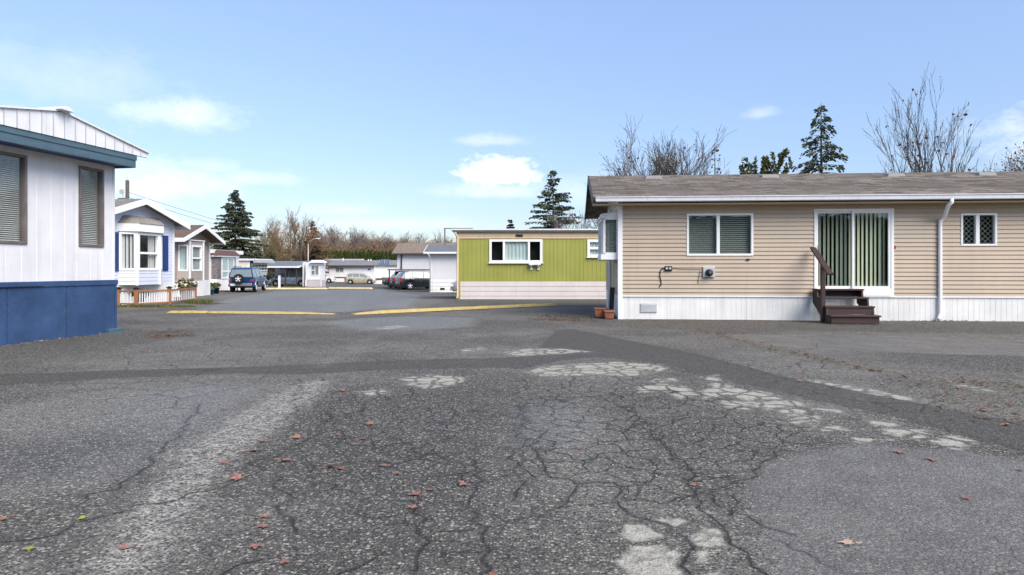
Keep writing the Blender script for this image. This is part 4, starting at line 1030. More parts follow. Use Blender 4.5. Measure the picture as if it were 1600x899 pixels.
    zh = float(np.interp(L/2-.05, bx, bzv)); zr_ = float(np.interp(-L/2+.05, bx, bzv))
    for sg in (-1, 1):
        mb = MB(); mb.box(L/2-.16, L/2+.005, sg*W*.40-.14, sg*W*.40+.14, zh-.22, zh-.05); mb.build('headlight', M['lamp_clear'], t, bevel=.02)
        mb = MB()
        if rear_lamp == 'high': mb.box(-L/2-.012, -L/2+.20, sg*W*.415-.10, sg*W*.415+.105, zr_-.30, zr_+.04)
        else: mb.box(-L/2-.012, -L/2+.12, sg*W*.41-.10, sg*W*.41+.10, zr_-.30, zr_-.12)
        mb.build('tail_light', M['red_lamp'], t, bevel=.02)
        mb = MB(); mxp = rx[-1]-.35; z_ = float(np.interp(mxp, bx, bzv)); mb.box(mxp-.08, mxp+.06, sg*(W/2+.01), sg*(W/2+.17), z_+.03, z_+.17); mb.build('mirror', M['black_plastic'] if pm != 'paint_gold' else M[pm], t, bevel=.03)
        mb = MB()
        for hx in [(a+b)/2-.1 for (a, b) in gx[-2:]]: z_ = float(np.interp(hx, bx, bzv)); mb.box(hx-.3, hx-.12, sg*(W/2-.006), sg*(W/2+.02), z_-.16, z_-.12)
        mb.build('door_handle', M[pm], t)
    lm = M[lower] if lower else M['black_plastic']
    mb = MB(); mb.box(-L/2-.05, -L/2+.1, -W*.43, W*.43, zb+.08, zb+.30); mb.build('rear_bumper', lm, t, bevel=.04)
    mb = MB(); mb.box(L/2-.1, L/2+.05, -W*.43, W*.43, zb+.02, zb+.24); mb.build('front_bumper', lm, t, bevel=.04)
    py = -W*.29*-1 if spare else 0
    mb = MB(); mb.box(-L/2-.075, -L/2-.052, py-.16, py+.16, zb+.12 if spare else zb+.34, zb+.27 if spare else zb+.47); mb.build('licence_plate', M['plate'], t)
    mb = MB(); mb.box(L/2-.03, L/2+.015, -.35, .35, zh-.24, zh-.10); mb.build('grille', M['black_plastic'], t)
    if spare: 
        wheel(t, -L/2-.13, .12, wr*.98, .22, -1, name='spare_wheel', axis='x', zc=zb+.62)
    return t
# blue SUV, seen from behind
suv = car('parked_suv', 'blue SUV with rear mounted spare wheel parked with its back to the camera', at(386, 456.8)+Vector((-.62, 1.9, 0)), R(97), 'paint_blue', 4.4, 1.83, 1.82,
          [(-2.2, 1.06), (.75, 1.06), (.9, 1.06), (1.9, 1.0), (2.2, .86)], [(-2.17, 1.07), (-1.95, 1.72), (-1.6, 1.79), (.2, 1.79), (.45, 1.72), (1.05, 1.07)], .37, (-1.33, 1.33), .36,
          [(-2.0, -1.15), (-1.05, -.1), (.0, .8)], spare=True, lower='paint_grey', rear_lamp='low')
mb = MB()
for sg in (-1, 1):
    mb.tube([(-1.7, sg*.62, 1.80), (-1.6, sg*.62, 1.88), (.1, sg*.62, 1.88), (.2, sg*.62, 1.80)], .02, 6)
mb.build('roof_rail', M['black_plastic'], suv)
mb = MB()
for c in (-1.33, 1.33):
    for sg in (-1, 1):
        pts = [(c+.5*math.cos(a), sg*.925, .37+.5*math.sin(a)) for a in [R(5+170*i/12) for i in range(13)]]; mb.tube(pts, .06, 6)
mb.build('wheel_arch_flare', M['paint_grey'], suv, smooth=True)
CROSS = dict(L=4.5, W=1.84, H=1.68, belt=[(-2.25, 1.0), (-1.2, 1.04), (.85, .98), (1.85, .92), (2.25, .74)], roof=[(-2.2, 1.02), (-1.75, 1.56), (-1.3, 1.65), (.1, 1.64), (.4, 1.56), (1.25, .99)], wr=.36, wx=(-1.35, 1.36), zb=.25, glassx=[(-1.75, -1.15), (-1.08, -.2), (-.1, .95)])
A1 = R(24)
p = at(641, 453.5)
def from_rear_wheel(p, a, wx=-1.35, hw=.92):
    f = Vector((math.cos(a), math.sin(a), 0)); s = Vector((math.sin(a), -math.cos(a), 0))
    return p-f*wx-s*hw
car('parked_suv', 'black SUV beside the white wall, nearest of three dark vehicles', from_rear_wheel(p, A1), A1, 'paint_black', **CROSS)
p2 = from_rear_wheel(at(631, 452.2), A1); car('parked_suv', 'black SUV in the middle of three dark vehicles parked side by side', p2, A1, 'paint_black', **CROSS)
p3_ = from_rear_wheel(at(617, 450.5), R(30)); car('parked_pickup', 'dark navy pickup with red tail light, farthest left of three dark vehicles', p3_+Vector((.3, .5, 0)), R(30), 'paint_navy', 4.9, 1.84, 1.7,
    [(-2.45, 1.0), (-.8, 1.0), (1.1, 1.0), (2.1, .95), (2.45, .8)], [(-.95, 1.01), (-.8, 1.58), (-.6, 1.66), (.3, 1.66), (.6, 1.58), (1.35, 1.0)], .37, (-1.55, 1.5), .32, [(-.75, -.05), (.03, 1.1)])
HATCH = dict(L=3.95, W=1.72, H=1.5, belt=[(-1.98, .92), (.9, .92), (1.6, .84), (1.98, .66)], roof=[(-1.93, .94), (-1.6, 1.34), (-1.1, 1.47), (.0, 1.46), (.35, 1.38), (1.2, .91)], wr=.30, wx=(-1.22, 1.25), zb=.20, glassx=[(-1.55, -1.0), (-.93, -.1), (0.0, .95)])
car('parked_hatchback', 'pale gold hatchback parked side on before the far white home', at(562, 444.3)+Vector((0, .5, 0)), R(6), 'paint_gold', **HATCH, lower='paint_gold')
VAN = dict(L=4.6, W=1.85, H=1.7, belt=[(-2.3, .95), (1.2, .95), (1.9, .88), (2.3, .66)], roof=[(-2.25, 1.0), (-2.05, 1.5), (-1.8, 1.66), (.3, 1.66), (.8, 1.5), (1.75, .94)], wr=.33, wx=(-1.4, 1.45), zb=.22, glassx=[(-2.0, -1.1), (-1.02, -.05), (.05, 1.35)])
car('parked_minivan', 'silver grey minivan parked under the grey roofed carport', (atY(455.5, 75.6).x, 75.6, gz(75.6)), R(178), 'paint_silver', **VAN, lower='paint_silver')
car('parked_car', 'white car half hidden behind the glazed end bay of the carport home', (atY(502, 98).x, 98, gz(98)), R(4), 'paint_white', **HATCH, lower='paint_white')
car('parked_car', 'silver car with only its nose showing from behind the green home', (atY(706.5, 44).x+2.0, 44, gz(44)), R(174), 'paint_silver', **HATCH, lower='paint_silver')

# ------------------------------------------------------------------ kerbs, speed bumps and small things of the lane
def hump(name, label, cat, a, b, w, h, mat, group=None, taper=(.25, .25), seed=1, n=40):
    rng = random.Random(seed); a = Vector(a); b = Vector(b); d = b-a; Ln = d.length; d.normalize(); nrm = Vector((-d.y, d.x, 0))
    prof = [(-1, -.03), (-.92, .35), (-.7, .82), (-.3, 1.0), (.3, .99), (.7, .8), (.92, .33), (1, -.03)]
    mb = MB(); m = len(prof)
    for i in range(n+1):
        k = i/n; s = k*Ln; e = min(1, s/max(.01, taper[0])+.35, (Ln-s)/max(.01, taper[1])+.35)
        ww = w/2*(1+.06*mnoise.noise((s*3, seed*9, 0)))*(.75+.25*e); hh = h*e*(1+.14*mnoise.noise((s*2.2, 5, seed)))
        for j, (u, v) in enumerate(prof):
            q = a+d*s+nrm*(u*ww); q += nrm*.012*mnoise.noise((s*6, j, seed))
            z = gz(q.y)+max(v*hh, -.03)
            mb.v.append((q.x-a.x, q.y-a.y, z-a.z))
    for i in range(n):
        for j in range(m-1): mb.f.append((i*m+j, i*m+j+1, (i+1)*m+j+1, (i+1)*m+j)); mb.m.append(0)
    mb.f += [tuple(range(m)), tuple(n*m+j for j in range(m))]; mb.m += [0, 0]
    o = mb.build(name, M[mat], None, smooth=True); o.location = a
    return tag(o, label, cat, group)
hump('speed_bump', 'short yellow speed bump piece at the left end of the bump line', 'speed bump', at(263, 489.0), at(324.5, 489.2), .28, .065, 'yellow_paint', 'yellow speed bump pieces', (.15, .02), 1)
hump('speed_bump', 'long low yellow speed bump piece left of the gap in the lane', 'speed bump', at(326, 489.2), at(522, 491.2), .28, .06, 'yellow_paint', 'yellow speed bump pieces', (.02, 1.6), 2)
hump('speed_bump', 'yellow speed bump running from the lane gap towards the green home', 'speed bump', at(551, 491.5), at(868, 477.3), .33, .085, 'yellow_paint', 'yellow speed bump pieces', (1.4, .3), 3, 70)
hump('kerb_bar', 'pale yellow kerb bar in front of the carport home', 'kerb', at(413, 452.2), at(512, 452.0), .35, .14, 'pale_yellow', 'pale yellow kerb bars', (.1, .1), 4)
hump('kerb_bar', 'pale yellow kerb bar in front of the gold hatchback', 'kerb', at(513, 451.3), at(582, 451.8), .35, .14, 'pale_yellow', 'pale yellow kerb bars', (.1, .1), 5)
p = at(436.5, 450.5)
mk_ = thing('marker_post', 'white wooden marker post by the pale kerb and heather bush', 'post', p); mb = MB(); mb.box(-.1, .1, -.08, .08, -.05, 1.2); mb.build('post_body', M['white_trim'], mk_, bevel=.01); mb = MB(); mb.box(-.12, .12, -.1, .1, 1.2, 1.23); mb.build('post_cap', M['white_trim'], mk_)
# white board fence by the SUV
fa_, fb_ = at(337, 455.5)+Vector((0, 0, 0)), at(374, 455.0)
fn = thing('board_fence', 'white three board fence behind the blue SUV', 'fence', fa_, 0)
d = fb_-fa_
for k in (.0, .33, .66, 1):
    q = d*k; mb = MB(); mb.box(q.x-.07, q.x+.07, q.y-.06, q.y+.06, q.z-.1, q.z+1.25); mb.build('post', M['white_trim'], fn)
for z in (.55, .85, 1.12):
    mb = MB(); bar(mb, Vector((-.1, -.08, z)), d+Vector((.1, -.08, z)), .03, .14); mb.build('board', M['white_trim'], fn)
# ------------------------------------------------------------------ vegetation
def rvec(rng): return Vector((rng.gauss(0, 1), rng.gauss(0, 1), rng.gauss(0, 1))).normalized()
def tri_tube(mb, pts, rr, n): mb.tube(pts, rr, n, cap=False)
def bare_tree(name, label, loc, H, spread, seed, bark, twig, stems=1, fork=.25, levels=4, kids_=(5, 5, 5, 4), up=.35, leafy=0, leafm='dead_leaf', group=None, twr=.012, vase=.0, cat='tree', r0=None, wig=.16, droop=0.0, vary=.86):
    rng = random.Random(seed); t = thing(name, label, cat, loc, rng.uniform(0, 6.28) if stems == 1 else 0, group)
    big, small, leaves = MB(), MB(), MB()
    r0 = r0 or H*.022
    def grow(p, d, L, r, lev):
        nseg = 5 if lev < 2 else 3
        pts = [p.copy()]; rr = [r]; dirs = [d]
        q = p.copy(); dd = d.copy()
        for i in range(nseg):
            dd = (dd+rvec(rng)*wig+Vector((0, 0, up*.18-(droop*.3 if lev > 1 else 0)))).normalized(); q = q+dd*(L/nseg)
            pts.append(q.copy()); dirs.append(dd.copy()); rr.append(max(twr*.5, r*(1-.72*(i+1)/nseg)))
        tri_tube(big if lev < 2 else small, pts, rr, 6 if lev == 0 else (5 if lev == 1 else 3))
        if lev >= levels:
            if leafy and rng.random() < leafy:
                c = pts[-1]; s = rng.uniform(.06, .13); a = rvec(rng); b = a.cross(rvec(rng)).normalized(); leaves.face([c-a*s, c+b*s*.7, c+a*s, c-b*s*.7])
            return
        n = kids_[min(lev, len(kids_)-1)]
        for k in range(n):
            f = (fork+(1-fork)*(k+rng.random()*.8)/n) if lev == 0 else (.2+.8*(k+rng.random())/n); f = min(f, .99)
            i = min(nseg-1, int(f*nseg)); w = f*nseg-i
            c = pts[i].lerp(pts[i+1], w); base = dirs[i+1]; rad = rr[i]*(1-w)+rr[i+1]*w
            az = rng.uniform(0, 6.28)+k*2.4; o = base.cross(Vector((math.cos(az), math.sin(az), .1))).normalized()
            an = rng.uniform(.45, .95)*spread; nd = (base*math.cos(an)+o*math.sin(an)).normalized()
            grow(c, nd, L*(.62 if lev == 0 else .58)*rng.uniform(.7, 1.15)*(1.15-.55*f if lev == 0 else 1), max(twr*.7, rad*.62), lev+1)
    for s in range(stems):
        if stems == 1: grow(Vector((0, 0, -.2)), Vector((rng.uniform(-.05, .05), rng.uniform(-.05, .05), 1)).normalized(), H*.72, r0, 0)
        else:
            q_ = -1+2*(s+.5)/stems+rng.uniform(-.06, .06); vx, vy = vase*q_, vase*rng.uniform(-.6, .6)
            grow(Vector((q_*.25, rng.uniform(-.2, .2), -.2)), Vector((vx, vy, 1)).normalized(), H*(.82-.26*q_*q_)*rng.uniform(vary, 1), r0*rng.uniform(.6, 1), 0)
    zmax = float(np.percentile([p[2] for p in small.v+big.v], 99.6 if stems > 1 else 100)); k = H/zmax
    for m_ in (big, small, leaves): m_.v = [(x*k, y*k, z*k) for (x, y, z) in m_.v]
    big.build('trunk', M[bark], t, smooth=True, recalc=False); small.build('crown', M[twig], t, recalc=False)
    if leaves.f: leaves.build('leaves', M[leafm], t, recalc=False)
    return t
def conifer(name, label, loc, H, W, seed, needle, bark='bark_dark', dens=1.0, droop=.35, group=None, z0=.08, gap=.10, cat='tree', leaf=.20, nb=7):
    rng = random.Random(seed); t = thing(name, label, cat, loc, rng.uniform(0, 6.28), group)
    tr, br, nd = MB(), MB(), MB()
    tr.tube([(0, 0, -.3), (0.02*H*.3, 0, H*.4), (0, .0, H*.75), (0, 0, H)], [H*.016, H*.011, H*.005, .012], 7)
    rows = max(14, int(H*4.2))
    for i in range(rows):
        f = (i+rng.uniform(-.4, .4))/(rows-1); f = min(1, max(0, f)); z = H*(z0+(1-z0)*f*.985)
        lmax = W/2*((1-f)**.82)*(1.0 if f > .12 else .75+f*2)+.10
        for k in range(nb if f < .8 else 5):
            if rng.random() < gap: continue
            a = rng.uniform(0, 6.283); L = lmax*rng.choice((.55, .75, .9, 1, 1.1))*rng.uniform(.85, 1.12); ds = droop*rng.uniform(.6, 1.3)
            pts = []
            for j in range(6):
                u = j/5; pts.append(Vector((math.cos(a)*L*u, math.sin(a)*L*u, z+L*(.28*u*(f+.15)-ds*u*u*.9+(.22*ds*u**4)))))
            br.tube(pts, [.03*L/2+.008, .025*L/2+.007, .012, .009, .006, .003], 3, cap=False)
            m = int((9+L*24)*dens)
            side = Vector((-math.sin(a), math.cos(a), 0))
            for _ in range(m):
                u = rng.random()**.65; j = min(4, int(u*5)); c = pts[j].lerp(pts[j+1], u*5-j)
                wd = L*.24*(1-u*.75)+.05
                q = c+side*rng.gauss(0, .55)*wd+Vector((0, 0, -abs(rng.gauss(0, .07))*(.5+droop*2)))
                out = (Vector((math.cos(a), math.sin(a), -.35-droop*rng.random()*1.6))+side*rng.uniform(-.9, .9)).normalized(); s = leaf*rng.uniform(.6, 1.4)
                b = out.cross(rvec(rng)).normalized()*s*.26
                nd.face([q, q+out*s*.5+b, q+out*s, q+out*s*.5-b])
    tr.build('trunk', M[bark], t, smooth=True, recalc=False); br.build('branches', M[bark], t, recalc=False); nd.build('crown', M[needle], t, recalc=False)
    return t
def cedar(name, label, loc, H, W, seed, mat, n=1300, group=None, leaf=.16):
    rng = random.Random(seed); t = thing(name, label, 'cedar', loc, rng.uniform(0, 6.28), group)
    mb = MB(); mb.tube([(0, 0, -.2), (0, 0, H*.5), (0, 0, H*.92)], [.08, .05, .015], 6); mb.build('trunk', M['bark_dark'], t)
    mb = MB()
    for _ in range(n):
        f = rng.random(); z = H*(.02+.98*f); r = W/2*(1-f**9)*(.85+.15*math.sin(f*17+seed))*rng.uniform(.35, 1.0)**.5; a = rng.uniform(0, 6.283)
        p = Vector((math.cos(a)*r, math.sin(a)*r, z)); o = Vector((math.cos(a)*.5, math.sin(a)*.5, 1)).normalized(); s = leaf*rng.uniform(.6, 1.4); b = o.cross(rvec(rng)).normalized()*s*.4
        mb.face([p-o*s*.4, p+b, p+o*s, p-b])
    mb.build('crown', M[mat], t, recalc=False)
    return t
def bush(name, label, loc, rx, ry, h, seed, mat, n=500, cat='bush', leaf=.09, group=None, twigs=16):
    rng = random.Random(seed); t = thing(name, label, cat, loc, 0, group); mb = MB()
    st = MB()
    for _ in range(twigs):
        a = rng.uniform(0, 6.28); k = rng.uniform(.3, .85); st.tube([(0, 0, -.03), (math.cos(a)*rx*k*.5, math.sin(a)*ry*k*.5, h*.5), (math.cos(a)*rx*k, math.sin(a)*ry*k, h*rng.uniform(.5, .9))], [.015, .011, .005], 4)
    st.build('stems', M['bark_dark'], t)
    leaf_cloud(mb, (0, 0, h*.42), (rx, ry, h*.58), n, leaf, rng); mb.build('foliage', M[mat], t, recalc=False)
    return t

def yew(name, label, loc, H, W, seed, group=None):
    rng = random.Random(seed); t = thing(name, label, 'tree', loc, 0, group); tr, nd = MB(), MB()
    tr.tube([(0, 0, -.2), (0, 0, H*.9)], [.12, .03], 6); tr.build('trunk', M['bark_dark'], t)
    for k in range(70):
        f = rng.uniform(.15, 1)**.6; a = rng.uniform(0, 6.283); r = W*.5*(1-f**4)*rng.uniform(.2, 1)+.1; L = rng.uniform(.6, 1.2)
        p = Vector((math.cos(a)*r, math.sin(a)*r, H*f-L*.8)); d = Vector((math.cos(a)*.45, math.sin(a)*.45, 1)).normalized()
        for j in range(46):
            u = rng.random(); q = p+d*L*u; o = (d+rvec(rng)*.9).normalized(); s = .17*rng.uniform(.6, 1.3); b = o.cross(rvec(rng)).normalized()*s*.28; nd.face([q, q+o*s*.5+b, q+o*s, q+o*s*.5-b])
    nd.build('crown', M['needles_yew'], t, recalc=False); return t
# trees behind the beige home
bare_tree('bare_maple', 'wide pollarded bare maple behind the left half of the beige home roof', atY(1027, 36), hz(204, 36), .62, 5, 'bark', 'twig_maple', stems=13, vase=.60, levels=4, kids_=(7, 6, 4, 2), up=.42, wig=.15, leafy=.05, leafm='bark', twr=.017, fork=.35, r0=.17)
conifer('sapling_conifer', 'thin wispy young conifer just right of the pollarded maple', atY(1117, 34), hz(226, 34), 1.8, 77, 'needles_brown', dens=.35, droop=.2, gap=.45, leaf=.14, nb=4)
yew('yew_tree', 'bushy green yew tree behind the roof, left one of the pair', atY(1182, 33), hz(240, 33), 2.9, 21, group='yew trees behind the roof')
yew('yew_tree', 'bushy green yew tree behind the roof, beside the tall drooping spruce', atY(1213, 33), hz(234, 33), 2.9, 22, group='yew trees behind the roof')
conifer('spruce_tree', 'tall spruce with drooping branches rising above the beige roof', atY(1283, 42), hz(156, 42)+.1, 7.4, 31, 'needles_spruce', dens=.8, droop=.55, gap=.30, leaf=.22, nb=6)
bare_tree('bare_poplar', 'tallest bare tree with upright thin stems above the right part of the beige roof', atY(1458, 38), hz(116, 38), .42, 9, 'bark', 'twig_maple', stems=9, vase=.34, levels=4, kids_=(5, 4, 3, 2), up=.5, wig=.12, vary=.40, leafy=.10, leafm='dead_leaf', twr=.016, fork=.3, r0=.17)
bush('shrub', 'dense brown leaved shrub at the foot of the tallest bare tree', atY(1437, 37), 1.9, 1.2, hz(243, 37), 4, 'dead_leaf', n=900, leaf=.12, cat='shrub', twigs=40)
bare_tree('rusty_tree', 'rust brown half leafed tree at the right edge of the photo', atY(1590, 43), hz(203, 43), .75, 41, 'bark', 'twig_brown', levels=4, kids_=(13, 7, 5, 3), up=.25, leafy=.8, twr=.018)
bare_tree('bare_tree', 'small twiggy bare tree beside the rust brown tree', atY(1538, 42), hz(232, 42), .8, 42, 'bark', 'twig_maple', levels=3, kids_=(12, 6, 5), up=.3, leafy=.15, twr=.022)
bare_tree('bare_tree', 'bare tree peeking left of the beige roof edge behind the green home', atY(925, 46), hz(300, 46), .85, 43, 'bark', 'twig_grey', levels=3, kids_=(12, 7, 5), up=.25, twr=.022)
conifer('spruce_tree', 'slim spruce with upswept branches standing behind the green home', atY(864, 58), hz(256, 58)+.1, 7.6, 52, 'needles_spruce', dens=1.0, droop=.22, gap=.12, leaf=.22)
conifer('bronze_conifer', 'small pointed rusty conifer top above the green home roof', atY(797, 80), hz(341, 80)+.6, 3.4, 53, 'needles_brown', dens=2.2, droop=.2, gap=.02, leaf=.22, nb=10)
bare_tree('bare_tree', 'fine bare tree behind the green home roof left corner', atY(692, 84), hz(352, 84)+.6, .6, 54, 'bark', 'twig_grey', levels=3, kids_=(10, 7, 5), up=.5, twr=.02)
# left group
conifer('spruce_tree', 'broad dark spruce behind the taupe home', atY(368, 82), hz(296, 82)+.8, 9.2, 61, 'needles_spruce', dens=1.3, droop=.28, gap=.08, leaf=.26, nb=8)
lb = ['bare grey tree beside the broad spruce', 'russet bare tree nearest the broad dark spruce', 'tallest russet bare tree left of the street lamp', 'russet bare tree behind the street lamp', 'low russet bare tree above the left end of the cedar hedge', 'low olive bare tree behind the carport roof']
specs = [(408, 92, 334, 'twig_grey', .75), (428, 90, 338, 'twig_brown', .75), (452, 93, 317, 'twig_brown', .7), (474, 95, 330, 'twig_brown', .7), (494, 99, 358, 'twig_brown', .85), (420, 88, 362, 'twig_olive', .9)]
for i, (px, Y, py, tw, sp) in enumerate(specs):
    bare_tree('bare_tree', lb[i], atY(px, Y), hz(py, Y)+.75, sp, 70+i, 'bark', tw, levels=4, kids_=(11, 6, 5, 4), up=.4, twr=.022, fork=.12, group='bare trees behind the carport')
conifer('fir_tree', 'small dark fir between the russet bare trees and the street lamp', atY(489, 96), hz(344, 96)+.7, 4.0, 81, 'needles_brown', dens=1.4, droop=.25, gap=.1, leaf=.25)
cedar('cedar_tree', 'dark cedar cone behind the carport roof, shorter of the two', atY(421, 87.5), hz(396, 87.5)+.7, 1.6, 5, 'needles_cedar_dark', group='dark cedars behind the carport', n=900)
cedar('cedar_tree', 'dark cedar cone behind the carport roof, taller of the two', atY(434, 92), hz(389, 92)+.75, 1.8, 6, 'needles_cedar_dark', group='dark cedars behind the carport', n=900)
# far wood: a few grown trees, copied
protos = [bare_tree('bare_tree', 'grey twigged bare tree in the far row behind the cedar hedge', (0, 0, 0), 12.0, .85, 90+i, 'bark', tw, levels=4, kids_=(11, 6, 5, 4), up=.3, twr=.032, fork=.18, group='far bare trees behind the hedge', wig=.22)
          for i, tw in enumerate(('twig_grey', 'twig_grey', 'twig_brown', 'twig_olive'))]
tops = [(505, 362, 0), (519, 349, 1), (533, 354, 2), (548, 351, 0), (560, 355, 1), (571, 362, 2), (583, 368, 3), (598, 360, 0), (609, 367, 1), (622, 364, 2), (632, 360, 0), (643, 366, 3), (655, 362, 1), (668, 372, 2), (684, 366, 0), (700, 368, 1), (722, 370, 2), (745, 370, 0), (770, 372, 1),
        (512, 376, 3), (527, 378, 2), (541, 380, 3), (556, 379, 2), (577, 380, 3), (592, 380, 2), (604, 378, 3), (618, 378, 3), (637, 380, 2), (651, 379, 3), (518, 383, 2), (534, 384, 2), (549, 383, 3), (563, 384, 2), (584, 385, 3), (598, 385, 2), (612, 384, 2), (626, 384, 3), (506, 380, 2), (570, 378, 2), (548, 367, 2), (561, 364, 3), (575, 367, 2), (590, 371, 2), (603, 369, 3), (615, 370, 2), (628, 372, 2), (640, 371, 3), (655, 374, 2), (540, 360, 2), (522, 362, 3), (490, 366, 2), (478, 372, 3), (465, 368, 2)]
names = {0: 'grey twigged tall bare tree in the far row behind the cedar hedge', 1: 'silver grey bare tree in the far row behind the cedar hedge', 2: 'russet bare tree in the far row behind the cedar hedge', 3: 'olive brown bare tree in the far row behind the cedar hedge'}
rng = random.Random(3); used = set()
for (px, py, k) in tops:
    Y = rng.uniform(150, 172) if py < 374 else rng.uniform(128, 140)
    h = hz(py, Y)-gz(Y); s = h/12.0; loc = atY(px, Y); rz_ = rng.uniform(0, 6.28)
    if k not in used:
        o = protos[k]; used.add(k); o.location = loc; o.rotation_euler = (0, 0, rz_); o['label'] = names[k]; o.scale = (s*1.15, s*1.15, s)
    else: copy_tree(protos[k], loc, rz_, names[k], (s*1.15, s*1.15, s))
for i in range(30):
    px_ = 800+i*52; Y = rng.uniform(128, 165); s = (hz(376 if px_ < 960 else 352, Y)-gz(Y))/12.0; k = (2, 0, 3, 1)[i % 4]
    copy_tree(protos[k], atY(px_, Y), rng.uniform(0, 6.28), names[k], (s*1.2, s*1.2, s))
th = bush('thicket_shrub', 'tangled brown thicket shrub under the far bare trees behind the cedar hedge', (0, 0, 0), 3.4, 1.6, 4.6, 301, 'thicket', n=1500, leaf=.15, cat='shrub', group='brown thicket behind the hedge', twigs=40)
for i in range(20):
    px_ = 415+i*12+rng.uniform(-4, 4); Y = 126 if px_ > 495 else 101+rng.uniform(-1, 1); loc = atY(px_, Y); s = (hz(rng.uniform(382, 391), Y)-gz(Y))/4.6
    if i == 0: th.location = loc; th.scale = (s, s, s)
    else: copy_tree(th, loc, rng.uniform(0, 6.28), None, (s, s, s))
# cedar hedge: one column after another
ck = [cedar('hedge_cedar', 'clipped green cedar column in the hedge behind the far white home', (0, 0, 0), 5.0, 1.15, 200+i, 'needles_cedar', n=1500, group='cedar columns of the hedge', leaf=.17) for i in range(4)]
px = 497.0; i = 0
while px < 628:
    loc = atY(px, 121.5+rng.uniform(-.3, .3)); h = hz(393.5+rng.uniform(-1.5, 1.5)+(2.5 if px < 503 else 0), 121.5)+.78
    if i < 4: ck[i].location = loc; ck[i].scale = (1.05, 1.05, h/5)
    else: copy_tree(ck[i % 4], loc, rng.uniform(0, 6.28), None, (1.05, 1.05, h/5))
    px += 5.9; i += 1
# near the carport
bush('heather_bush', 'rusty heather bush beside the white marker post', at(427, 446.8), 1.15, .8, .8, 7, 'heather', n=1000, leaf=.08)
bush('garden_bush', 'yellow green bush behind the heather and the white marker post', at(431, 446)+Vector((0, 2.2, 0)), .65, .5, 1.15, 8, 'leaf_green', n=600, leaf=.08)
bush('garden_bush', 'low dark plants beside the slanted trailer and the carport post', at(413, 447), .5, .4, .9, 9, 'leaf_olive', n=300, leaf=.09)
bush('clipped_hedge', 'low green clipped shrub under the white board fence', at(350, 454.5), 1.7, .45, .62, 10, 'grass', n=1400, leaf=.07, cat='hedge')
def rock(label, p, r, seed):
    mb = MB(); bm = bmesh.new(); bmesh.ops.create_icosphere(bm, subdivisions=3, radius=1)
    mb.poly([tuple(Vector((v.co.x*r*1.5, v.co.y*r, v.co.z*r*.62))*(1+.28*mnoise.noise(v.co*1.6+Vector((seed, 0, 0))))) for v in bm.verts], [tuple(v.index for v in f.verts) for f in bm.faces]); bm.free()
    o = mb.build('garden_rock', M['pale_rock'], None); o.location = p; tag(o, label, 'rock', 'garden rocks by the pale kerb')
mk('pale_rock', (.42, .40, .36), .85, .2, 6, bump=.5)
rock('pale garden rock lying left of the heather bush', at(416.5, 447.8), .22, 3); rock('pale flat garden rock right of the white marker post', at(447, 447.5), .2, 8); rock('low pale garden rock in front of the heather bush', at(425, 448.6), .18, 5)
# grass verges
def verge(name, label, cx_, w_, d_, n, seed, mat='grass', h=.09):
    rng = random.Random(seed); mb = MB()
    for _ in range(n):
        a = rng.uniform(0, 6.283); r = math.sqrt(rng.random()); x, y = cx_.x+math.cos(a)*r*w_, cx_.y+math.sin(a)*r*d_
        z = gz(y); b = rvec(rng)*.03; b.z = 0; l = Vector((rng.uniform(-.05, .05), rng.uniform(-.05, .05), h*rng.uniform(.5, 1.4)))
        p = Vector((x, y, z+.004)); mb.face([p-b, p+b, p+l])
    o = mb.build(name, M[mat], None, recalc=False); tag(o, label, 'grass', kind='stuff')
verge('grass', 'strip of rough grass around the heather bush and marker post', at(433, 449), 3.2, 1.0, 3000, 1)
verge('grass', 'strip of grass under the white board fence', at(352, 456), 2.4, .6, 2500, 2)
verge('grass', 'tuft of mossy grass at the end of the porch railing', at(305, 473.5)+Vector((.2, -.1, 0)), .5, .35, 500, 3, h=.12)
verge('grass', 'thin grass at the foot of the porch railing', at(235, 480), 1.6, .25, 900, 4, h=.07)
verge('grass', 'small grass tufts growing along the right end of the beige skirting', at(1585, 499.5)+Vector((0, .0, 0)), .9, .12, 300, 5, h=.10)

# ------------------------------------------------------------------ poles, lamp and wires
p = atY(199, 46); pl = thing('utility_pole', 'weathered wooden utility pole behind the shuttered home roof', 'pole', p)
mb = MB(); mb.tube([(0, 0, -.2), (0, 0, hz(282, 46)-gz(46))], [.15, .12], 10); mb.build('pole', M['bark'], pl, smooth=True)
mb = MB(); mb.tube([(0, 0, hz(280, 46)-gz(46)-.5), (0, 0, hz(277, 46)-gz(46))], .03, 6); mb.build('pole_tip', M['grey_alu'], pl)
p = atY(192, 40, hz(311, 40)-.3); an = thing('roof_antenna', 'small grey mast with dish and bracket behind the shuttered home roof', 'antenna', (atY(192, 40).x, 40, gz(40)))
zb_ = hz(311, 40)-gz(40)
mb = MB(); mb.tube([(0, 0, -.1), (0, 0, zb_+.5)], .03, 6); mb.tube([(-.2, 0, zb_-.02), (.25, 0, zb_-.02)], .02, 5); mb.build('mast', M['grey_alu'], an)
mb = MB(); mb.lathe([(.02, .05), (.1, .02), (.16, -.03)], 12, (-.05, 0, zb_+.42), 'y'); mb.build('dish', M['grey_alu'], an)
mb = MB(); mb.box(-.25, .3, -.2, .2, -.1, zb_-.02) if False else mb.box(-.22, .28, -.15, .15, zb_-.15, zb_+.05); mb.build('bracket', M['alu_frame'], an)
Y = 88; p = atY(481.5, Y); sl_ = thing('street_lamp', 'slim grey street lamp with curved arm behind the long grey roof', 'street lamp', p)
zt_ = hz(381, Y)-gz(Y)
mb = MB(); mb.tube([(0, 0, 0), (0, 0, zt_)], [.08, .05], 8); mb.build('pole', M['grey_alu'], sl_, smooth=True)
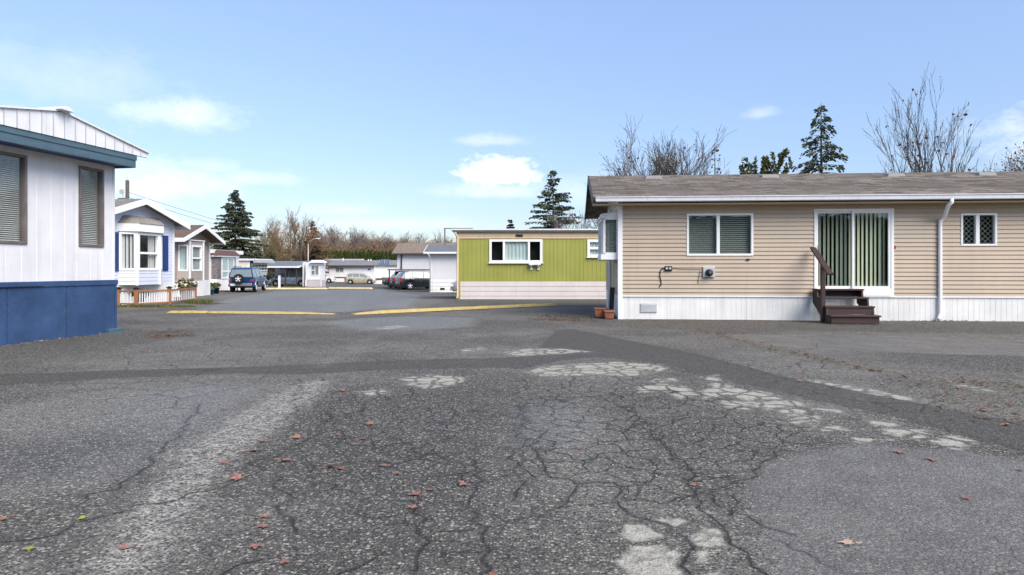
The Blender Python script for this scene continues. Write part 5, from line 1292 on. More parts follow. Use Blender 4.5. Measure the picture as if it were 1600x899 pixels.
mb = MB(); mb.tube([(0, 0, zt_-.02), (.25, 0, zt_+.35), (.7, 0, zt_+.62), (1.2, 0, zt_+.7)], .035, 6); mb.build('arm', M['grey_alu'], sl_, smooth=True)
mb = MB(); mb.hexa([(1.1, -.09, zt_+.64), (1.6, -.07, zt_+.66), (1.6, .07, zt_+.66), (1.1, .09, zt_+.64), (1.1, -.07, zt_+.76), (1.6, -.04, zt_+.72), (1.6, .04, zt_+.72), (1.1, .07, zt_+.76)]); mb.build('lamp_head', M['white_metal'], sl_)
Y = 62; p = atY(695, Y); fr_ = thing('timber_frame', 'tall timber post with cross beam behind the slate grey roof', 'frame', p)
z_ = hz(358, Y)-gz(Y); mb = MB(); mb.box(-.06, .06, -.06, .06, 0, z_); mb.build('post', M['grey_wood'], fr_); mb = MB(); mb.box(-.1, 2.6, -.05, .05, z_+.002, z_+.09); mb.build('beam', M['grey_wood'], fr_); mb = MB(); mb.box(2.3, 2.42, -.06, .06, 0, z_); mb.build('post', M['grey_wood'], fr_)
def wire(label, a, b, sag):
    mb = MB(); a, b = Vector(a), Vector(b)
    mb.tube([a.lerp(b, i/14)+Vector((0, 0, -sag*4*(i/14)*(1-i/14)))-a for i in range(15)], .014, 4)
    o = mb.build('overhead_wire', M['black_plastic'], None); o.location = a; tag(o, label, 'wire', 'overhead wires')
wire('upper overhead wire crossing in front of the broad spruce', (atY(199, 46).x, 46, hz(300, 46)), (atY(500, 96).x, 96, hz(380, 96)), .5)
wire('lower overhead wire crossing in front of the broad spruce', (atY(199, 46).x, 46, hz(308, 46)), (atY(500, 96).x, 96, hz(386, 96)), .5)

# unseen hedge added behind the viewpoint, to darken window reflections and low sky light
rng = random.Random(8); mb = MB(); mb.box(-34, 34, -24.4, -23.4, 0, 5.6)
for _ in range(9000):
    p = Vector((rng.uniform(-34, 34), -23.3+rng.uniform(-.3, .35), rng.uniform(0, 6.1))); a = rvec(rng)*rng.uniform(.15, .35); b = a.cross(rvec(rng)).normalized()*.14; mb.face([p-a, p+b, p+a, p-b])
tag(mb.build('added_hedge_row', M['needles_cedar'], None, recalc=False), 'unseen tall green hedge added behind the viewpoint to darken window reflections', 'hedge', kind='stuff')
# ------------------------------------------------------------------ the asphalt: one graded sheet; wear, patches and cracks traced as regions on the ground
rngG = random.Random(17)
def ys_list():
    out = [-60, -30, -15, -8, -4, -2, -.5, .5, 1.2, 1.8]; y = 2.2
    while y < 30: out.append(y); y += max(.006, y*y/1500)
    while y < 130: out.append(y); y += y*.018
    while y < 3000: out.append(y); y *= 1.25
    return np.array(out+[3500.0])
ys = ys_list()
us = np.concatenate([[-8, -5, -3.5, -2.6, -2, -1.6, -1.35], np.linspace(-1.2, 1.2, 620), [1.35, 1.6, 2, 2.6, 3.5, 5, 8]])
wid = .80*np.maximum(ys, 1.5)+.6
GX = us[None, :]*wid[:, None]; GYm = np.repeat(ys[:, None], len(us), 1)
PX, PY = GX.ravel(), GYm.ravel(); NV = len(PX)
PZ = np.interp(PY, GY, GZ)
near = (PY > 1.5) & (PY < 60)
def poly(pts): return np.array([[at(*p).x, at(*p).y] for p in pts])
def inside(pg, mar=.5):
    """signed distance to a polygon, positive inside, clamped"""
    d = np.full(NV, -mar)
    m = (PX > pg[:, 0].min()-mar) & (PX < pg[:, 0].max()+mar) & (PY > pg[:, 1].min()-mar) & (PY < pg[:, 1].max()+mar)
    ix = np.nonzero(m)[0]
    if not len(ix): return d
    x, y = PX[ix], PY[ix]; best = np.full(len(ix), 1e9); ins = np.zeros(len(ix), bool); n = len(pg)
    for i in range(n):
        a, b = pg[i], pg[(i+1) % n]; e = b-a; L = max(1e-9, (e**2).sum())
        t = np.clip(((x-a[0])*e[0]+(y-a[1])*e[1])/L, 0, 1)
        best = np.minimum(best, np.hypot(x-a[0]-t*e[0], y-a[1]-t*e[1]))
        c = (a[1] > y) != (b[1] > y)
        with np.errstate(divide='ignore', invalid='ignore'): ins ^= c & (x < (b[0]-a[0])*(y-a[1])/(b[1]-a[1])+a[0])
    d[ix] = np.clip(np.where(ins, best, -best), -mar, mar); return d
def region(polys, mar=.5):
    r = np.full(NV, -mar)
    for p in polys: r = np.maximum(r, inside(poly(p), mar))
    return r
def line_dist(lines, jag=.05, mar=.4, widths=None):
    best = np.full(NV, mar)
    for k, l in enumerate(lines):
        q = poly(l); pts = [q[0]]
        for a, b in zip(q[:-1], q[1:]):
            L = np.hypot(*(b-a)); n = max(1, int(L/.09)); nn = np.array([-(b-a)[1], (b-a)[0]])/max(L, 1e-6)
            for i in range(1, n+1):
                t = i/n; pts.append(a+(b-a)*t+nn*rngG.gauss(0, jag*.5)*(1 if i < n else .3))
        q = np.array(pts); m = (PX > q[:, 0].min()-mar) & (PX < q[:, 0].max()+mar) & (PY > q[:, 1].min()-mar) & (PY < q[:, 1].max()+mar)
        ix = np.nonzero(m)[0]; x, y = PX[ix], PY[ix]; bd = best[ix]
        w = 0 if widths is None else widths[k]
        for a, b in zip(q[:-1], q[1:]):
            s = (np.abs(x-(a[0]+b[0])/2) < mar+.1) & (np.abs(y-(a[1]+b[1])/2) < mar+.1); j = np.nonzero(s)[0]
            if not len(j): continue
            e = b-a; L = max(1e-9, (e**2).sum()); t = np.clip(((x[j]-a[0])*e[0]+(y[j]-a[1])*e[1])/L, 0, 1)
            bd[j] = np.minimum(bd[j], np.hypot(x[j]-a[0]-t*e[0], y[j]-a[1]-t*e[1])-w)
        best[ix] = bd
    return best
# bare pale patches where the top coat is gone
pale = region([
    [(822, 579), (850, 572), (900, 567), (960, 564), (1012, 567), (1048, 574), (1020, 582), (985, 587), (930, 583), (880, 586), (840, 585)],
    [(992, 566), (1040, 569), (1010, 566), (1040, 575)], [(998, 603), (1040, 599), (1062, 604), (1040, 608), (1000, 612)],
    [(1018, 592), (1050, 590), (1062, 596), (1030, 598)], [(1036, 601), (1070, 604), (1088, 616), (1060, 622), (1040, 612)],
    [(1092, 588), (1118, 586), (1130, 595), (1108, 594)], [(1118, 596), (1160, 606), (1210, 614), (1222, 622), (1180, 626), (1136, 616), (1104, 622), (1098, 612)],
    [(1130, 626), (1170, 628), (1168, 638), (1140, 638)], [(1172, 622), (1240, 625), (1262, 632), (1220, 640), (1180, 634)], [(1218, 640), (1258, 638), (1246, 648), (1224, 648)],
    [(1238, 650), (1278, 648), (1274, 656), (1244, 658)], [(1270, 636), (1302, 637), (1320, 643), (1286, 640)], [(1275, 662), (1310, 663), (1324, 670), (1284, 669)],
    [(1365, 655), (1400, 657), (1398, 663), (1370, 661)], [(1388, 669), (1440, 667), (1462, 676), (1430, 684), (1392, 677)], [(1452, 672), (1500, 678), (1530, 690), (1490, 690), (1464, 680)], [(1450, 685), (1500, 686), (1528, 697), (1480, 700)],
    [(1328, 682), (1390, 683), (1398, 687), (1340, 687)], [(786, 548), (830, 543), (880, 543), (922, 548), (880, 551), (800, 555)], [(716, 546), (752, 541), (760, 545), (722, 548)],
    [(628, 590), (672, 584), (712, 586), (732, 592), (704, 600), (668, 606), (640, 600)], [(560, 610), (600, 607), (612, 612), (580, 616)],
    [(1262, 592), (1300, 597), (1360, 606), (1424, 620), (1424, 625), (1360, 614), (1300, 602)], [(1488, 594), (1530, 604), (1562, 612), (1530, 609), (1490, 599)],
    [(1092, 792), (1106, 796), (1096, 800)], [(1150, 796), (1170, 799), (1160, 804)],
    [(586, 512), (620, 508), (640, 510), (605, 514)], [(596, 512), (622, 510), (612, 513)]], .5)
pale2 = region([
    [(1012, 806), (1060, 803), (1076, 811), (1048, 824), (1020, 818)], [(1072, 836), (1100, 820), (1140, 822), (1152, 845), (1110, 851), (1076, 848)], [(960, 872), (990, 848), (1040, 846), (1072, 862), (1070, 890), (1050, 915), (990, 915)],
    [(1088, 857), (1104, 855), (1108, 870), (1090, 875)], [(974, 812), (1010, 814), (1050, 834), (1000, 845), (966, 832)], [(1080, 905), (1130, 880), (1120, 905), (1090, 915)]], .5)
# long worn streak where stones show
streak = region([[(462, 598), (500, 592), (518, 596), (482, 632), (455, 652), (400, 692), (345, 738), (300, 800), (250, 870), (190, 920), (90, 960), (170, 850), (225, 770), (290, 702), (375, 645)]], .8)
streak2 = region([[(520, 556), (575, 525), (590, 522), (560, 548), (500, 572)], [(300, 512), (380, 503), (520, 500), (560, 507), (420, 510)], [(500, 488), (530, 470), (545, 464), (560, 470), (552, 488)], [(395, 461), (440, 456), (520, 455), (500, 460), (420, 465)], [(470, 470), (520, 463), (540, 466), (500, 476)], [(590, 478), (640, 466), (700, 470), (640, 484)], [(330, 462), (400, 458), (420, 470), (340, 474)]], .8)
strip = region([[(-60, 585), (200, 577), (350, 573), (520, 566), (640, 561), (780, 558), (830, 553), (845, 538), (868, 516), (895, 514), (980, 530), (1100, 554), (1230, 588), (1430, 626), (1640, 668),
                 (1640, 712), (1430, 655), (1225, 614), (1110, 586), (1015, 563), (930, 556), (870, 563), (815, 576), (780, 573), (640, 575), (500, 582), (350, 583), (200, 589), (-60, 602)]], .5)
wet = region([[(1165, 752), (1200, 722), (1262, 702), (1350, 690), (1500, 700), (1680, 730), (1700, 960), (1240, 960), (1190, 840)], [(1130, 522), (1330, 522), (1620, 532), (1620, 556), (1330, 548), (1180, 538)]], .9)
wet2 = region([[(300, 486), (360, 466), (430, 454), (600, 452), (660, 462), (640, 480), (540, 487), (420, 488)], [(510, 503), (560, 497), (640, 494), (745, 496), (740, 510), (660, 514), (560, 516)], [(800, 640), (900, 625), (960, 660), (940, 700), (860, 700), (810, 680)], [(-40, 640), (120, 615), (330, 600), (420, 600), (300, 690), (150, 770), (-40, 790)]], .9)
dark_area = region([[(-60, 545), (0, 541), (178, 519), (275, 512), (300, 524), (180, 545), (-60, 572)], [(880, 492), (968, 498), (1264, 498), (1300, 503), (1620, 499), (1620, 522), (1300, 518), (1000, 514), (880, 505)], [(690, 468), (950, 468), (960, 482), (860, 478), (700, 474)],
               [(-40, 700), (180, 670), (260, 690), (100, 740), (-40, 760)], [(500, 600), (800, 590), (830, 640), (780, 800), (560, 820), (430, 720)]], 1.0)  # darker asphalt along the house feet and in mid yard
gator = np.clip(region([[(790, 590), (1000, 585), (1180, 635), (1330, 690), (1180, 720), (1160, 790), (1000, 800), (830, 740), (780, 660)]], .6)*1.4+.35, 0, 1)
gator = np.maximum(gator, .55*np.clip(region([[(430, 600), (780, 600), (830, 700), (900, 899), (560, 899), (380, 760)]], .6)*1.4+.35, 0, 1))
cracks = [[(522, 640), (500, 672), (470, 692), (430, 712), (350, 760), (190, 800), (0, 850)], [(465, 590), (465, 634), (446, 650)], [(800, 600), (812, 640), (810, 676), (835, 700), (850, 735), (905, 752), (890, 772), (872, 790)], [(800, 700), (822, 732), (832, 742), (800, 780)],
          [(905, 752), (960, 750), (975, 762), (965, 785), (990, 800), (1010, 806)], [(1000, 660), (1060, 710), (1085, 762), (1130, 790), (1190, 815), (1240, 830)], [(1085, 762), (1110, 800), (1140, 830), (1165, 858), (1210, 899)], [(1010, 806), (1060, 828), (1076, 850), (1070, 880), (1085, 910)], [(1140, 770), (1150, 790), (1142, 800)],
          [(735, 690), (742, 740), (745, 800), (752, 870), (760, 920)], [(640, 780), (655, 830), (650, 900)], [(895, 517), (980, 533), (1100, 557), (1230, 591), (1430, 628), (1620, 664)], [(930, 556), (1015, 565), (1110, 588), (1225, 616), (1300, 630), (1430, 657), (1620, 706)],
          [(-20, 586), (200, 578), (350, 574), (520, 567), (640, 562), (780, 559)], [(460, 583), (520, 580)], [(-20, 600), (200, 590), (350, 584), (500, 582)], [(670, 496), (705, 505), (780, 520), (800, 528), (880, 518)], [(690, 478), (640, 466), (600, 458), (575, 449)], [(350, 480), (420, 470), (470, 462), (540, 452)], [(700, 484), (760, 470), (820, 468)], [(640, 488), (700, 492), (742, 498), (800, 512)], [(560, 453), (600, 462), (640, 470), (690, 478)],
          [(1090, 514), (1150, 530), (1220, 548), (1300, 566), (1370, 578), (1480, 592), (1600, 600)], [(1230, 700), (1190, 720), (1170, 745), (1060, 780)], [(310, 630), (280, 680), (210, 740), (120, 790)], [(540, 690), (580, 700), (640, 690), (700, 720)], [(430, 740), (450, 770), (440, 800), (470, 830)], [(600, 860), (560, 880), (520, 899)], [(340, 899), (370, 880), (420, 870)]]
cr = line_dist(cracks, .075)
seam = line_dist([[(263, 494), (522, 496), (600, 494), (868, 483)]], .02)
moss = np.maximum(np.clip(1-line_dist([[(1090, 513), (1150, 528), (1220, 547), (1300, 565), (1375, 579), (1480, 592), (1600, 602)]], .12, 1.0)/.30, 0, 1),
                  np.clip(region([[(255, 518), (300, 514), (285, 526), (262, 526)], [(825, 494), (860, 492), (925, 500), (900, 508), (850, 505)], [(300, 472), (345, 470), (330, 482), (305, 482)], [(1440, 585), (1600, 590), (1620, 660), (1500, 640)], [(180, 482), (300, 478), (300, 484), (190, 488)]], .6)+.35, 0, 1))
def lumpf(x, y):
    l = 0
    for (fx_, fy_, a, ph) in ((1.1, .9, .004, 0), (2.7, 1.9, .002, 1), (.35, .5, .008, 2), (4.7, 5.3, .001, 4)): l = l+a*np.sin(x*fx_+ph+np.sin(y*fy_*.7))*np.cos(y*fy_+ph*2)
    return l*((y > 1) & (y < 60))-.012
def build_ground():
    r, c = GX.shape
    idx = np.arange(r*c).reshape(r, c)
    q = np.stack([idx[:-1, :-1], idx[:-1, 1:], idx[1:, 1:], idx[1:, :-1]], -1).reshape(-1, 4)
    me = bpy.data.meshes.new('ground'); me.vertices.add(NV)
    z = PZ+lumpf(PX, PY)+.004*np.clip(strip/.05, 0, 1)
    me.vertices.foreach_set('co', np.stack([PX, PY, z], -1).astype(np.float32).ravel())
    me.loops.add(q.size); me.loops.foreach_set('vertex_index', q.ravel().astype(np.int32))
    me.polygons.add(len(q)); me.polygons.foreach_set('loop_start', np.arange(0, q.size, 4, dtype=np.int32)); me.polygons.foreach_set('loop_total', np.full(len(q), 4, np.int32))
    me.polygons.foreach_set('use_smooth', np.ones(len(q), bool)); me.update(calc_edges=True)
    for nm, a in (('pale', pale), ('pale2', pale2), ('streak', streak), ('streak2', streak2), ('strip', strip), ('wet', wet), ('wet2', wet2), ('dark_area', dark_area), ('gator', gator), ('crack', cr), ('moss', moss)):
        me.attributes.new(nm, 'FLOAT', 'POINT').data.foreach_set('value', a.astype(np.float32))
    o = bpy.data.objects.new('ground', me); link(o); o['kind'] = 'structure'; o['label'] = 'cracked and patched grey asphalt lane and yard'
    me.materials.append(asphalt()); return o
def asphalt():
    m, t, b = newmat('asphalt')
    P = t.obj(); s = t.sep(P); P2 = t.comb(s[0], s[1], 0.0)
    N1 = t.noise(P2, .35, 5, .6); N2 = t.noise(P2, 2.2, 5, .65); N3 = t.noise(P2, 14, 4, .65); N4 = t.noise(P2, 95, 2, .6)
    stone_c = t.sep(t.vor(P2, 62, 'F1', 'Color'))[0]; stone_d = t.vor(P2, 62, 'F1', 'Distance')
    st2_c = t.sep(t.vor(P2, 120, 'F1', 'Color'))[1]
    edge = t.math('ADD', t.math('MULTIPLY', t.math('SUBTRACT', N2, .5), .22), t.math('MULTIPLY', t.math('SUBTRACT', N3, .5), .12))
    def mask(nm, soft, k=1.0):
        return t.ramp(t.math('ADD', t.attr(nm), t.math('MULTIPLY', edge, k)), -soft, soft)
    pale_m = mask('pale', .05, 1.3); halo_m = mask('pale', .22, 1.8); strip_m = mask('strip', .035, .35); wet_m = mask('wet', .10, .8); wet2_m = mask('wet2', .3, 1.4); dark_area_m = mask('dark_area', .5, 2.0)
    str_m = t.ramp(t.math('ADD', t.attr('streak'), t.math('MULTIPLY', edge, 1.5)), -.12, .14); str2_m = mask('streak2', .25, 1.5); gat = t.attr('gator'); crk = t.attr('crack'); moss_m = t.attr('moss')
    # body colour of the old asphalt, by patches
    c = t.mix(t.ramp(N1, .38, .62), (.064, .058, .047), (.172, .160, .136))
    c = t.mix(t.math('MULTIPLY', t.ramp(N2, .42, .72), .50), c, (0.070, 0.064, 0.051))
    c = t.mix(wet2_m, c, (0.185, 0.171, 0.139)); c = t.mix(t.math('MULTIPLY', dark_area_m, .80), c, (0.054, 0.048, 0.040))
    c = t.mix(wet_m, c, t.mix(t.ramp(N2, .35, .7), (0.136, 0.125, 0.107), (0.193, 0.180, 0.154)))
    c = t.mix(t.math('MULTIPLY', strip_m, .92), c, t.mix(t.ramp(N3, .35, .7), (0.054, 0.050, 0.041), (0.080, 0.074, 0.061)))
    c = t.mix(t.math('MULTIPLY', str_m, t.math('MULTIPLY', t.ramp(N3, .36, .60, .25, 1.0), t.ramp(stone_c, .1, .8, .45, 1.0))), c, (0.461, 0.438, 0.380)); c = t.mix(t.math('MULTIPLY', str2_m, t.ramp(N3, .35, .65, .1, .5)), c, (0.296, 0.276, 0.227))
    c = t.mix(t.math('MULTIPLY', halo_m, t.ramp(N3, .35, .6, .1, .55)), c, (.235, .225, .195))
    # exposed aggregate
    few = t.math('SUBTRACT', 1.0, t.math('MULTIPLY', t.math('MAXIMUM', strip_m, t.math('MULTIPLY', wet_m, .85)), .65))
    rim = t.ramp(stone_d, .006, .012, 1.0, 0.0) if False else t.ramp(stone_d, .45, .75, 1.0, .0)
    br = t.math('MULTIPLY', t.math('MULTIPLY', t.ramp(stone_c, .74, .92), rim), few)
    c = t.mix(t.math('MULTIPLY', br, .60), c, t.mix(stone_c, (0.247, 0.227, 0.184), (0.589, 0.543, 0.441)))
    dk = t.math('MULTIPLY', t.math('MULTIPLY', t.ramp(stone_c, .40, .10), rim), few)
    c = t.mix(t.math('MULTIPLY', dk, .80), c, (.016, .020, .021))
    c = t.mix(t.math('MULTIPLY', t.math('MULTIPLY', t.ramp(st2_c, .66, .95), few), .42), c, (0.329, 0.306, 0.248)); c = t.mix(t.math('MULTIPLY', t.math('MULTIPLY', t.ramp(st2_c, .36, .08), few), .7), c, (.020, .020, .020))
    c = t.mix(t.math('MULTIPLY', t.ramp(N4, .56, .40), .35), c, (.028, .028, .028))
    # pale patches, broken by the cracks
    warp = t.n.new('ShaderNodeVectorMath'); warp.operation = 'ADD'; t.l.new(P2, warp.inputs[0])
    wv = t.n.new('ShaderNodeVectorMath'); wv.operation = 'SCALE'; t.l.new(t.noise(P2, 3.2, 4, .6, 0, 1), wv.inputs[0]); wv.inputs['Scale'].default_value = .22; t.l.new(wv.outputs[0], warp.inputs[1])
    ve = t.vor(warp.outputs[0], 4.0, 'DISTANCE_TO_EDGE'); ve2 = t.vor(warp.outputs[0], 1.35, 'DISTANCE_TO_EDGE')
    pc = t.mix(t.ramp(N3, .35, .65), (.29, .275, .225), (.43, .41, .34)); pc = t.mix(t.math('MULTIPLY', t.ramp(N4, .45, .62), .4), pc, (0.214, 0.196, 0.149))
    pm = t.math('MULTIPLY', pale_m, t.ramp(t.math('ADD', ve, t.math('ADD', t.math('MULTIPLY', t.math('SUBTRACT', N3, .5), .16), t.math('MULTIPLY', t.math('SUBTRACT', N4, .5), .14))), .035, .15)); pm = t.math('MULTIPLY', pm, t.ramp(N3, .30, .42, .55, 1.0))
    pm = t.math('MAXIMUM', pm, t.math('MULTIPLY', t.math('MULTIPLY', t.ramp(t.math('ADD', t.attr('pale2'), t.math('MULTIPLY', edge, .55)), -.012, .03), t.ramp(N3, .28, .45, .35, 1.0)), t.ramp(crk, .012, .035)))
    c = t.mix(pm, c, pc)
    # cracks: web of fine ones where the surface is worn, plus the traced long ones
    web = t.math('MULTIPLY', t.ramp(t.math('ADD', ve, t.math('MULTIPLY', t.math('SUBTRACT', N3, .5), .08)), .010, .038, 1.0, 0.0), t.math('MULTIPLY', t.ramp(t.math('ADD', gat, t.math('MULTIPLY', t.math('SUBTRACT', N2, .5), 1.3)), .20, .75), .85))
    web2 = t.math('MULTIPLY', t.ramp(ve2, .006, .020, 1.0, 0.0), t.math('MULTIPLY', t.ramp(N1, .46, .60), .6))
    lng = t.ramp(t.math('ADD', crk, t.math('ADD', t.math('MULTIPLY', t.math('SUBTRACT', N3, .5), .035), t.math('MULTIPLY', t.math('SUBTRACT', N4, .5), .022))), .0, .014, 1.0, 0.0)
    lng = t.math('MULTIPLY', lng, t.ramp(N2, .30, .5, .35, 1.0))
    ck_ = t.math('MAXIMUM', t.math('MAXIMUM', web, web2), lng)
    c = t.mix(t.math('MULTIPLY', ck_, .88), c, (.012, .012, .012))
    halo = t.math('MULTIPLY', t.ramp(crk, .01, .06, 1.0, 0.0), .22); c = t.mix(halo, c, (0.041, 0.039, 0.031))
    # moss and leaf stain
    mm = t.math('MULTIPLY', t.math('MULTIPLY', moss_m, t.ramp(N3, .46, .60)), .65)
    c = t.mix(mm, c, t.mix(N2, (0.107, 0.066, 0.024), (0.131, 0.110, 0.037)))
    stn = t.math('MULTIPLY', t.ramp(t.noise(P2, .9, 6, .7), .60, .74), .30); c = t.mix(stn, c, (0.099, 0.090, 0.051))
    pk = t.math('MULTIPLY', t.ramp(t.noise(t.mapv(P2, (1, 1, 1), (31, 7, 0)), 1.7, 5, .7), .63, .76), .30); c = t.mix(pk, c, (0.172, 0.098, 0.081))
    t.l.new(c, b.inputs['Base Color'])
    rg = t.math('SUBTRACT', t.ramp(N3, .3, .7, .72, .92), t.math('MULTIPLY', t.math('MAXIMUM', wet_m, wet2_m), .32)); t.l.new(rg, b.inputs['Roughness']); setb(b, None, 0, .35)
    h = t.math('ADD', t.math('MULTIPLY', rim, .35), t.math('MULTIPLY', N4, .5)); h = t.math('SUBTRACT', h, t.math('MULTIPLY', ck_, 1.6)); h = t.math('ADD', h, t.math('MULTIPLY', N3, .9))
    t.l.new(t.bump(h, .75, .012), b.inputs['Normal'])
    return m
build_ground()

# ------------------------------------------------------------------ fallen maple leaves
LOBES = [(0, -.55), (.06, -.2), (.34, -.34), (.30, -.12), (.62, -.02), (.50, .12), (.58, .34), (.30, .27), (.20, .36), (.17, .56), (.0, .82), (-.17, .56), (-.20, .36), (-.30, .27), (-.58, .34), (-.50, .12), (-.62, -.02), (-.30, -.12), (-.34, -.34), (-.06, -.2)]
def leaf_mat(name, a, b_):
    m, t, b = newmat(name); n = t.noise(t.obj(), 14, 3); t.l.new(t.mix(t.ramp(n, .35, .65), a, b_), b.inputs['Base Color']); setb(b, .6, 0, .35); M[name] = m
leaf_mat('leaf_rust', (.23, .10, .06), (.32, .17, .115)); leaf_mat('leaf_pink', (.20, .095, .075), (.30, .16, .125)); leaf_mat('leaf_pale', (.42, .28, .20), (.50, .36, .27)); leaf_mat('leaf_yellow', (.24, .24, .04), (.32, .30, .07))
def leaf(name, label, p, s, rot, mat, rng, group='fallen maple leaves on the asphalt'):
    mb = MB(); vs = []
    cl = rng.uniform(.02, .07); LB = [(x*(1+rng.uniform(-.16, .16)), y*(1+rng.uniform(-.16, .16))) for (x, y) in LOBES]; sx = rng.uniform(.62, 1.05); fo = rng.choice((0, 0, .25, .5))
    for k in (1.0, .55):
        for (x, y) in LB: vs.append((x*s*k*sx, y*s*k, s*cl*(k*k)*(1+.8*math.sin(x*7+y*5))+.006+max(0, x)*s*k*fo))
    vs.append((0, 0, .007)); n = len(LOBES)
    fs = [(i, (i+1) % n, (i+1) % n+n, i+n) for i in range(n)]+[(i+n, (i+1) % n+n, 2*n) for i in range(n)]
    mb.poly(vs, fs); o = mb.build(name, M[mat], None, smooth=True); o.location = (p.x, p.y, gz(p.y)+float(lumpf(p.x, p.y))+.002); o.rotation_euler = (rng.uniform(-.08, .08), rng.uniform(-.08, .08), rot)
    tag(o, label, 'leaf', group)
    st = MB(); st.tube([(0, -.5*s, .012), (.04*s, -.75*s, .012), (.12*s, -.95*s, .012)], .0024, 4); st.build('leaf_stem', M[mat], o)
    return o
rl = random.Random(5)
PINK = 'small pinkish brown maple leaf pressed flat on the grey asphalt'
RUST = 'curled rust orange maple leaf lying on the grey asphalt'
for (px, py, w, mt) in [(505, 592, 26, 'r'), (536, 610, 24, 'r'), (465, 684, 30, 'r'), (412, 690, 22, 'p'), (396, 705, 30, 'p'), (372, 748, 38, 'p'), (352, 724, 26, 'p'), (445, 720, 30, 'r'), (516, 732, 26, 'p'), (534, 733, 24, 'p'), (565, 686, 14, 'p'), (579, 662, 22, 'p'), (528, 679, 12, 'p'), (600, 728, 16, 'p'), (620, 740, 14, 'p'),
                        (650, 772, 26, 'r'), (672, 765, 14, 'p'), (646, 792, 22, 'r'), (725, 756, 24, 'p'), (413, 807, 16, 'r'), (411, 822, 24, 'p'), (400, 853, 30, 'p'), (443, 877, 20, 'p'), (5, 813, 26, 'p'), (195, 857, 14, 'p'), (170, 688, 12, 'p'), (640, 607, 14, 'p'), (1360, 579, 22, 'r'), (1412, 588, 22, 'r'), (1235, 571, 16, 'p'), (1250, 595, 26, 'r'), (1405, 704, 24, 'p'), (1455, 715, 34, 'p'),
                        (1085, 755, 14, 'r'), (1508, 775, 20, 'p'), (1160, 520, 18, 'r'), (1380, 600, 14, 'r'), (1500, 605, 16, 'r'), (1540, 640, 18, 'r'), (1470, 570, 14, 'p'), (1570, 662, 20, 'r'), (770, 897, 18, 'r'), (905, 700, 12, 'p'), (1595, 732, 16, 'r'), (350, 640, 9, 'p'), (700, 680, 10, 'p')]:
    p = at(px, py); Y = p.y; s = w*Y/FPX/1.45
    leaf('fallen_leaf', RUST if mt == 'r' else PINK, p, min(.072, max(.042, s)), rl.uniform(0, 6.28), 'leaf_rust' if mt == 'r' else 'leaf_pink', rl)
leaf('fallen_leaf', 'largest pale tan maple leaf on the smooth bluish asphalt at lower right', at(1326, 846), .062, 1.2, 'leaf_pale', rl)
leaf('fallen_leaf', 'small yellow green leaf nearest the left bottom corner of the asphalt', at(47, 859), .04, .4, 'leaf_yellow', rl)
leaf('fallen_leaf', 'yellow green leaf on the asphalt beside the pale worn streak', at(130, 811), .035, 2.4, 'leaf_yellow', rl)
def litter(name, label, spots, n, seed, mats='dead_leaf', size=.036):
    rng = random.Random(seed); mb = MB()
    for _ in range(n):
        a, b = rng.choice(spots); u = rng.random(); c = Vector(a[0:2]).lerp(Vector(b[0:2]), u); sp = a[2] if len(a) > 2 else .2
        x, y = c.x+rng.gauss(0, sp), c.y+rng.gauss(0, sp); z = gz(y)+float(lumpf(x, y))+.005+rng.random()*.012
        s = size*rng.uniform(.4, 1.3); r = rng.uniform(0, 6.28); u_ = Vector((math.cos(r), math.sin(r), rng.uniform(-.25, .25)))*s; v_ = Vector((-math.sin(r), math.cos(r), rng.uniform(-.25, .25)))*s*.6
        p = Vector((x, y, z+abs(u_.z))); mb.face([p-u_, p-v_, p+u_*.9, p+v_])
    o = mb.build(name, M[mats], None, recalc=False); tag(o, label, 'leaf litter', kind='stuff')
def sp(p, q, r): a, b = at(*p), at(*q); return ((a.x, a.y, r), (b.x, b.y, r))
litter('leaf_litter', 'reddish brown leaf litter near the corner of the beige home', [sp((838, 498), (912, 502), .28), sp((850, 494), (930, 497), .25)], 600, 1)
litter('leaf_litter', 'thin line of brown leaf bits along the joint in the right yard', [sp((1090, 513), (1220, 547), .12), sp((1220, 547), (1380, 580), .10)], 240, 2, size=.03)
litter('leaf_litter', 'small heap of dry brown leaf bits beside the white and blue home', [sp((250, 518), (290, 517), .22), sp((258, 524), (275, 525), .2)], 260, 3)
litter('leaf_litter', 'dark brown leaf bits scattered over the right edge of the yard', [sp((1440, 592), (1590, 600), .25), sp((1470, 612), (1600, 660), .25)], 200, 4, 'dead_leaf', .03)
litter('leaf_litter', 'brown grass and leaf patch at the end of the porch railing', [sp((312, 475), (340, 475), .25)], 300, 5)
litter('leaf_litter', 'pale dry leaf bits along the foot of the blue skirting', [sp((5, 541), (176, 519), .05)], 160, 9, 'leaf_pale', .022)
litter('leaf_litter', 'brown leaf bits gathered along the foot of the beige skirting', [sp((975, 501), (1262, 501), .07), sp((1380, 501), (1600, 501), .07)], 380, 6, size=.03)
SKY_SAT, SKY_STR, CLOUD, SUN_STR, EXPO = 1.0, .125, 6.5, 3.0, 0.77
